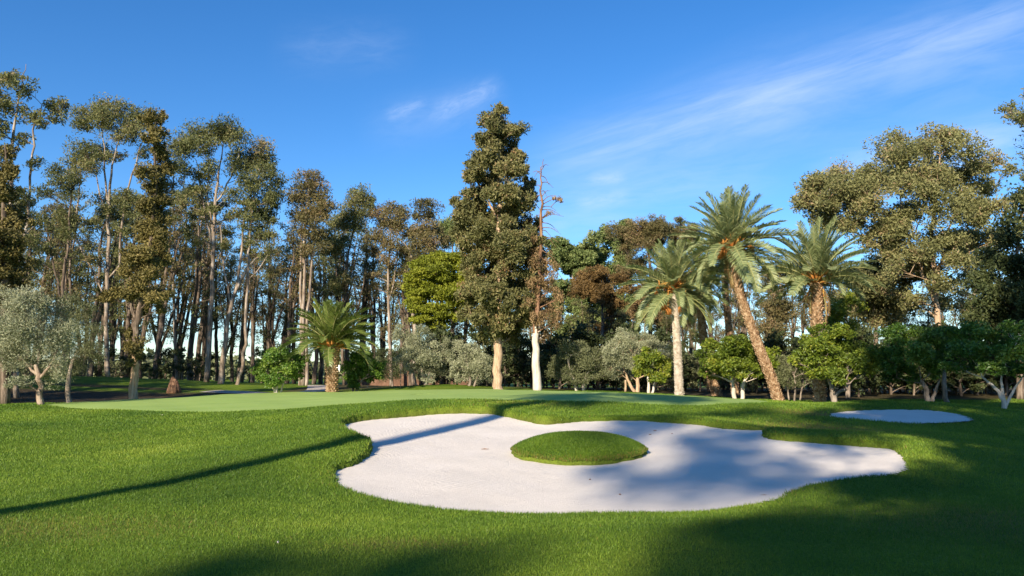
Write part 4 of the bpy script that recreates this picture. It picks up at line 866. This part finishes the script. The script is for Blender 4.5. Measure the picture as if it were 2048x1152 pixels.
# ================================================================== understory
def proto_bush(seed, W, H, leaf, per=500, ls=.2):
    g = np.random.default_rng(seed); bl=[]
    for k in range(20):
        a = g.uniform(0,6.28); rr = W*math.sqrt(g.random())*.8; z = H*g.uniform(.15,.9); r = g.uniform(.35,.65)*W*.55
        bl.append((np.array([rr*math.cos(a),rr*math.sin(a),z]), np.array([r,r,r*.8]), 1))
    return build_tree('shrub',(0,0,0),bl,[[(0,0,-.1,.07),(.1,0,H*.3,.06),(.05,.1,H*.6,.03)]],leaf=leaf,bark=BM['eucdark'],per=per,lsize=ls,aspect=.5,sub_n=(7,11),sub_s=.3,seed=seed,twig=.015)
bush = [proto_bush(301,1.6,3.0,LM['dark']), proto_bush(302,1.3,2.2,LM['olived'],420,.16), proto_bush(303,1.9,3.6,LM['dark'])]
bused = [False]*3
def put_bush(k,x,y,s,rz,label,group):
    o = bush[k]
    if bused[k]: o = copy_tree(o)
    bused[k]=True; o.location=(x,y,hz(x,y)-.05); o.rotation_euler=(0,0,rz); o.scale=(s,s,s); tag(o,label,'shrub',group)
g = np.random.default_rng(91)
for px in np.arange(870,2120,24):
    for rr in (0,1):
        Y = g.uniform(47,52)+rr*g.uniform(4,8)-(6 if px > 1700 else 0); put_bush(int(g.choice([0,2,2,1])), P(px+g.uniform(-10,10),700,Y)[0], Y, g.uniform(.85,1.35), g.uniform(0,6.28), 'dark leafy shrub in the thicket under the background trees','thicket shrubs')
for px in list(np.arange(-40,420,34))+[500,530,575,600]:
    Y = g.uniform(60,72); put_bush(int(g.choice([0,1,2])), P(px,700,Y)[0], Y, g.uniform(.6,1.0), g.uniform(0,6.28), 'dark leafy shrub between trunks of the left grove','shrubs in the left grove')
# far-off wood on the horizon: one mass
mbv=[];T=[]
g = np.random.default_rng(92); C=[]
for k in range(260):
    y = g.uniform(130,190); x = g.uniform(-160,160); r = g.uniform(2,4.5); n=150
    q = g.normal(size=(n,3)); q/=np.linalg.norm(q,axis=1)[:,None]; C.append(np.array([x,y,.3+r*.6])+q*np.array([r*1.4,r,r*.9])*g.random((n,1))**.4); T.append(np.clip(g.normal(.45,.15)+g.normal(0,.15,n),0,1))
me = leaf_cloud('distant_wood', np.concatenate(C), 1.3, .6, LM['olived'], np.concatenate(T))
tag(link('distant_wood', me), 'low far-off line of trees beyond the grove', 'wood', kind='stuff')
# ================================================================== small things
def wall_mat():
    return bark_mat('rendered_wall', (.12,.07,.045),(.18,.10,.065),(.24,.15,.10),(1.5,1.5,1.5),.2)
mb = MB()
x0 = P(722,765,62)[0]; x1 = P(1000,765,62)[0]
mb.box(((x0+x1)/2,62,1.0),(x1-x0,.25,1.3)); mb.box(((x0+x1)/2,62,1.69),(x1-x0+.1,.37,.075))
for i in range(6): mb.box((x0+(x1-x0)*i/5,61.82,1.0),(.4,.112,1.26))
wl = link('garden_wall', mb.mesh('garden_wall', wall_mat(), False)); tag(wl,'low terracotta-coloured wall seen between trunks behind the lemon tree','wall')
# stump on the bare bank
mb = MB(); bx,by = P(347,780,45)[0],45; z = hz(bx,by)
g = np.random.default_rng(5)
for k in range(7):
    a=g.uniform(0,6.28); mb.tube([(bx+.25*math.cos(a),by+.2*math.sin(a),z-.1),(bx+.15*math.cos(a),by+.12*math.sin(a),z+.35),(bx+.1*math.cos(a)+g.uniform(-.05,.05),by,z+g.uniform(.6,.95))],[.24,.2,.1],8)
tag(link('tree_stump', mb.mesh('tree_stump', BM['dead'])),'broken reddish-brown stump on the shaded bank behind the green','stump')
# white marker on the short palm
mb = MB(); p = P(678,735,40.55); mb.box((p[0],40.6,p[2]),(.09,.05,.26)); mb.box((p[0],40.63,p[2]-.16),(.05,.03,.10)); mb.box((p[0]-.06,40.66,p[2]),(.22,.02,.03))
mm,nt,ns,ln = new_mat('white_plastic'); bs=ns.new('ShaderNodeBsdfPrincipled'); bs.inputs['Base Color'].default_value=(.8,.8,.78,1); bs.inputs['Roughness'].default_value=.4
o_=ns.new('ShaderNodeOutputMaterial'); ln.new(bs.outputs[0],o_.inputs[0])
tag(link('marker_box', mb.mesh('marker_box', mm, False)),'small white box fixed to the short palm trunk','marker')
# thin stake
mb = MB(); x,y = P(801,780,44)[0],44.0; z=hz(x,y); mb.tube([(x,y,z-.05),(x+.01,y,z+.6),(x,y,z+1.2)],[.02,.02,.018],6); mb.tube([(x,y,z+1.2),(x,y,z+1.22)],[.026,.02],6)
tag(link('stake', mb.mesh('stake', BM['grey'])),'thin wooden stake standing on the grass behind the green','stake')
# fallen leaves and twigs on sand and lawn
g = np.random.default_rng(6)
mbl = []
def litter(name, x, y, z, ln_, ang, mat, label, cat, group):
    mb = MB(); d = np.array([math.cos(ang),math.sin(ang)])*ln_/2
    mb.tube([(x-d[0],y-d[1],z+.008),(x+d[1]*.15,y-d[0]*.15,z+.014),(x+d[0],y+d[1],z+.010)],[.004,.010,.003],5)
    tag(link(name, mb.mesh(name, mat)), label, cat, group)
for px,py,l in [(1310,862,.16),(1300,870,.1),(1528,992,.28),(970,899,.25),(1344,868,.1),(1830,940,.12),(1180,960,.06),(1240,990,.06)]:
    x,y = on_sand(px,py); litter('twig', x, y, float(sandz0(y))+.0, l*.6, g.uniform(-.4,.4), BM['dead'], 'thin dark fallen twig lying on the white sand','twig','twigs on the sand')
for px,py,Y in [(555,1091,7.2),(325,830,25)]:
    x = P(px,py,Y)[0]; litter('fallen_leaf', x, Y, hz(x,Y)+.03, .045, g.uniform(0,3), BM['white'], 'small pale fallen leaf lying on the grass','leaf','fallen leaves on the lawn')
# ================================================================== trees behind and beside the viewpoint (they cast the shade)
AZ = R(25); EL = R(25); HK = math.tan(EL)/math.tan(R(20))
def shade(k, x, y, h, label, group, w=None):
    o = put(k, x, y, h, random.uniform(0,6.28), label, group)
    if w: o.scale = (w,w,o.scale[2])
    return o
# beside the grove, out of the frame on the left
for x,y,h in [(-29.2,36,20),(-33,41,22),(-33,37,22),(-31,41,13),(-34.5,44,15),(-38,42,14),(-41,47,15),(-45,45,15),(-49,50,16),(-36,36.5,12),(-52,46,15),(-57,50,16),(-33,46,13)]:
    shade(int(GR.integers(0,5)), x, y, h, 'tall eucalyptus beyond the left edge shading the grove','trees beyond the left edge', 1.6)
for x,y,h in [(-27.5,30,9.5),(-31,33,10),(-35,36,10.5),(-30,27.5,9),(-36,31,10),(-40,38,11),(-44,40,11)]:
    o=put(3, x, y, h, GR.uniform(0,6), 'low leafy tree beyond the left edge shading the bank','low trees beyond the left edge'); o.scale=(1.9,1.9,o.scale[2])
def big_tree(x, y, blobs, trunkh, label, seed, leaf='euc', per=900, ls=.2, r0=.3):
    bl = [(np.array([bx_,by_,bz]), np.array([r,r,r*.75]), 1) for bx_,by_,bz,r in blobs]
    top = max(b[2] for b in blobs)
    sk = [[(0,0,-.2,r0),(.1,.1,trunkh*.5,r0*.8),(0,.1,trunkh,r0*.6),(0,0,top-.5,.06)]]
    t = build_tree('broadleaf_tree',(x,y,hz(x,y)),bl,sk,leaf=LM[leaf],bark=BM['grey'],per=per,lsize=ls,aspect=.5,sub_n=(9,14),sub_s=.3,seed=seed,twig=.02)
    tag(t, label, 'tree'); return t
def dome(g, n, W, z0, z1, r):
    out=[]
    for k in range(n):
        t = g.random(); z = z0+(z1-z0)*t; s = W*math.sqrt(max(.1,1-(2*t-1)**2*.8)); a = g.uniform(0,6.28); q = math.sqrt(g.random())*s
        out.append((q*math.cos(a), q*math.sin(a), z, r*g.uniform(.7,1.2)))
    return out
gs = np.random.default_rng(55)
DX, DY = math.sin(AZ), math.cos(AZ)
def behind(p, s):      # world point at across-sun coordinate p and s metres back from the camera line
    return (p*math.cos(AZ)-s*DX, -p*math.sin(AZ)-s*DY)
NB = 0
for p,s,W,z0,z1,n,per,rc,sh in SHADERS:
    x,y = behind(p,s); NB += 1
    big_tree(x,y,[(b[0]+sh*math.cos(AZ),b[1]-sh*math.sin(AZ),b[2],b[3]) for b in dome(gs,n,W,z0,z1,rc)],z0+1,SLAB[(NB-1)%len(SLAB)],400+NB,per=per)
# palm out of frame at left whose shadow crosses the lawn, bunker and green
bx_,by_ = PALM_XY
def free_palm(x,y,H,lean,label,seed):
    g = np.random.default_rng(seed); z = hz(x,y); root = empty('date_palm',(x,y,z)); tag(root,label,'palm')
    mb = MB(); pts=[(lean*math.sin(t*2.2)*.6+.25*t*lean,0,H*t-.1*(t==0)) for t in np.linspace(0,1,12)]
    mb.tube(pts,[.20*(1-t)+.17*t for t in np.linspace(0,1,12)],12)
    link('trunk', mb.mesh('date_palm_trunk', BM['palm']), root)
    ms=[frond_mesh('frond',2.6,b,LM['date'],30,.45,seed+i) for i,b in enumerate((.5,1.1,1.5))]
    for i in range(44):
        t=(i+.5)/44; f=link('frond',ms[0 if t>.75 else (1 if t>.35 else 2)],root); f.rotation_mode='QUATERNION'
        f.rotation_quaternion=Euler((0,0,R(i*137.5))).to_quaternion() @ Euler((0,-R(-28+112*t),0)).to_quaternion()
        f.location=Vector(pts[-1])+Vector((0,0,.25*t))
free_palm(bx_,by_,PALM_H,1.0,'slim palm left of the viewpoint casting the long curved shadow',7)
# ================================================================== light & sky
for i,u in enumerate(used):
    if not u: bpy.data.objects.remove(protos[i])
sun = bpy.data.lights.new('sun','SUN'); sun.energy = SUN_E; sun.angle = R(.65); sun.color = (1.0,.87,.69)
so = bpy.data.objects.new('sun', sun); col.objects.link(so)
sd = Vector((-DX*math.cos(EL), -DY*math.cos(EL), math.sin(EL)))     # towards the sun
so.rotation_euler = sd.to_track_quat('Z','Y').to_euler(); so.location = (0,0,30)
w = bpy.data.worlds.new('World'); scene.world = w; w.use_nodes = True
nt = w.node_tree; ns = nt.nodes; ln = nt.links; ns.clear()
sky = ns.new('ShaderNodeTexSky'); sky.sky_type='NISHITA'; sky.sun_disc=False; sky.sun_elevation=EL; sky.sun_rotation=math.pi+AZ
sky.air_density=1.0; sky.dust_density=.15; sky.ozone_density=3.0; sky.altitude=400
hs = ns.new('ShaderNodeHueSaturation'); hs.inputs['Saturation'].default_value=SKY_SAT; hs.inputs['Hue'].default_value=.502; ln.new(sky.outputs[0], hs.inputs['Color'])
tc = ns.new('ShaderNodeTexCoord'); sx = ns.new('ShaderNodeSeparateXYZ'); ln.new(tc.outputs['Generated'], sx.inputs[0])
def M(op, a, b=None, c=None):
    n = node(ns,'ShaderNodeMath', operation=op)
    for i,q in enumerate((a,b,c)):
        if q is None: continue
        if isinstance(q,(int,float)): n.inputs[i].default_value=q
        else: ln.new(q, n.inputs[i])
    return n.outputs[0]
# cirrus live on a high flat layer: project the direction on to it
yy = M('MAXIMUM', sx.outputs[1], .05)
U = M('DIVIDE', sx.outputs[0], yy); V_ = M('DIVIDE', sx.outputs[2], yy)
cv = ns.new('ShaderNodeCombineXYZ'); ln.new(U, cv.inputs[0]); ln.new(V_, cv.inputs[1])
def uv(px,py):
    d = ray(px,py); return d[0]/d[1], d[2]/d[1]
def wisp(a, b, width, amp, thr=.45, asp=(1.2,7.0), fade=.15, seed=0):
    """a streak of cirrus from a to b (photo pixels turned into sky directions)"""
    (u0,v0),(u1,v1) = uv(*a),uv(*b); L = math.hypot(u1-u0,v1-v0); an = math.atan2(v1-v0,u1-u0)
    ca,sa = math.cos(an),math.sin(an)
    du = M('SUBTRACT',U,u0); dv = M('SUBTRACT',V_,v0)
    s_ = M('ADD', M('MULTIPLY',du,ca), M('MULTIPLY',dv,sa)); t_ = M('SUBTRACT', M('MULTIPLY',dv,ca), M('MULTIPLY',du,sa))
    c = ns.new('ShaderNodeCombineXYZ'); ln.new(M('MULTIPLY',s_,asp[0]/L*3),c.inputs[0]); ln.new(M('MULTIPLY',t_,asp[1]/width*.25),c.inputs[1]); c.inputs[2].default_value=seed
    n = ns.new('ShaderNodeTexNoise'); n.inputs['Scale'].default_value=1; n.inputs['Detail'].default_value=8; n.inputs['Roughness'].default_value=.62; n.inputs['Distortion'].default_value=.6; ln.new(c.outputs[0],n.inputs['Vector'])
    g1 = M('POWER', 2.718, M('MULTIPLY', M('MULTIPLY',t_,t_), -1/(width*width)))
    e0 = node(ns,'ShaderNodeMapRange', interpolation_type='SMOOTHSTEP'); ln.new(s_,e0.inputs[0]); e0.inputs[1].default_value=-fade*L; e0.inputs[2].default_value=fade*L*2
    e1 = node(ns,'ShaderNodeMapRange', interpolation_type='SMOOTHSTEP'); ln.new(s_,e1.inputs[0]); e1.inputs[1].default_value=L*(1+fade); e1.inputs[2].default_value=L*(1-fade*2)
    nn = node(ns,'ShaderNodeMapRange', interpolation_type='SMOOTHSTEP'); ln.new(n.outputs[0],nn.inputs[0]); nn.inputs[1].default_value=thr-.28; nn.inputs[2].default_value=thr+.38
    return M('MULTIPLY', M('MULTIPLY', M('MULTIPLY',g1,nn.outputs[0]), M('MULTIPLY',e0.outputs[0],e1.outputs[0])), amp)
parts_ = [wisp((1080,330),(2150,-10),.035,.36,.44,fade=.1), wisp((1050,350),(1650,230),.05,.22,.40,seed=2), wisp((1350,250),(2200,60),.07,.22,.42,seed=3),
          wisp((860,232),(1000,168),.013,.38,.46,(1.2,5),seed=4), wisp((770,235),(850,205),.009,.26,.42,(1,5),seed=5), wisp((740,260),(1000,200),.03,.12,.35,seed=6),
          wisp((1060,400),(1560,360),.03,.22,.42,seed=7), wisp((1150,410),(1260,390),.010,.30,.35,(1,4),seed=8), wisp((1640,360),(2100,260),.035,.45,.36,seed=9), wisp((1180,362),(1250,354),.008,.28,.3,(1,4),seed=10),
          wisp((560,100),(820,90),.03,.10,.42,seed=11), wisp((1000,455),(1300,440),.02,.2,.35,seed=12)]
tot = parts_[0]
for q in parts_[1:]: tot = M('ADD',tot,q)
tot = M('MINIMUM', tot, .8)
mx = ns.new('ShaderNodeMix'); mx.data_type='RGBA'; ln.new(tot,mx.inputs[0]); tn = ns.new('ShaderNodeMix'); tn.data_type='RGBA'; tn.blend_type='MULTIPLY'; tn.inputs[0].default_value=1; ln.new(hs.outputs[0],tn.inputs[6]); tn.inputs[7].default_value=SKY_T; ln.new(tn.outputs[2],mx.inputs[6]); mx.inputs[7].default_value=CLOUD
bg = ns.new('ShaderNodeBackground'); bg.inputs['Strength'].default_value=SKY_S; ln.new(mx.outputs[2],bg.inputs[0])
wo = ns.new('ShaderNodeOutputWorld'); ln.new(bg.outputs[0],wo.inputs[0])
scene.view_settings.view_transform='Standard'; scene.view_settings.look='None'; scene.view_settings.exposure=EXPO; scene.view_settings.gamma=1
scene.cycles.max_bounces=6; scene.cycles.diffuse_bounces=3; scene.cycles.transmission_bounces=3; scene.cycles.use_denoising=True
scene.cycles.sample_clamp_indirect=5
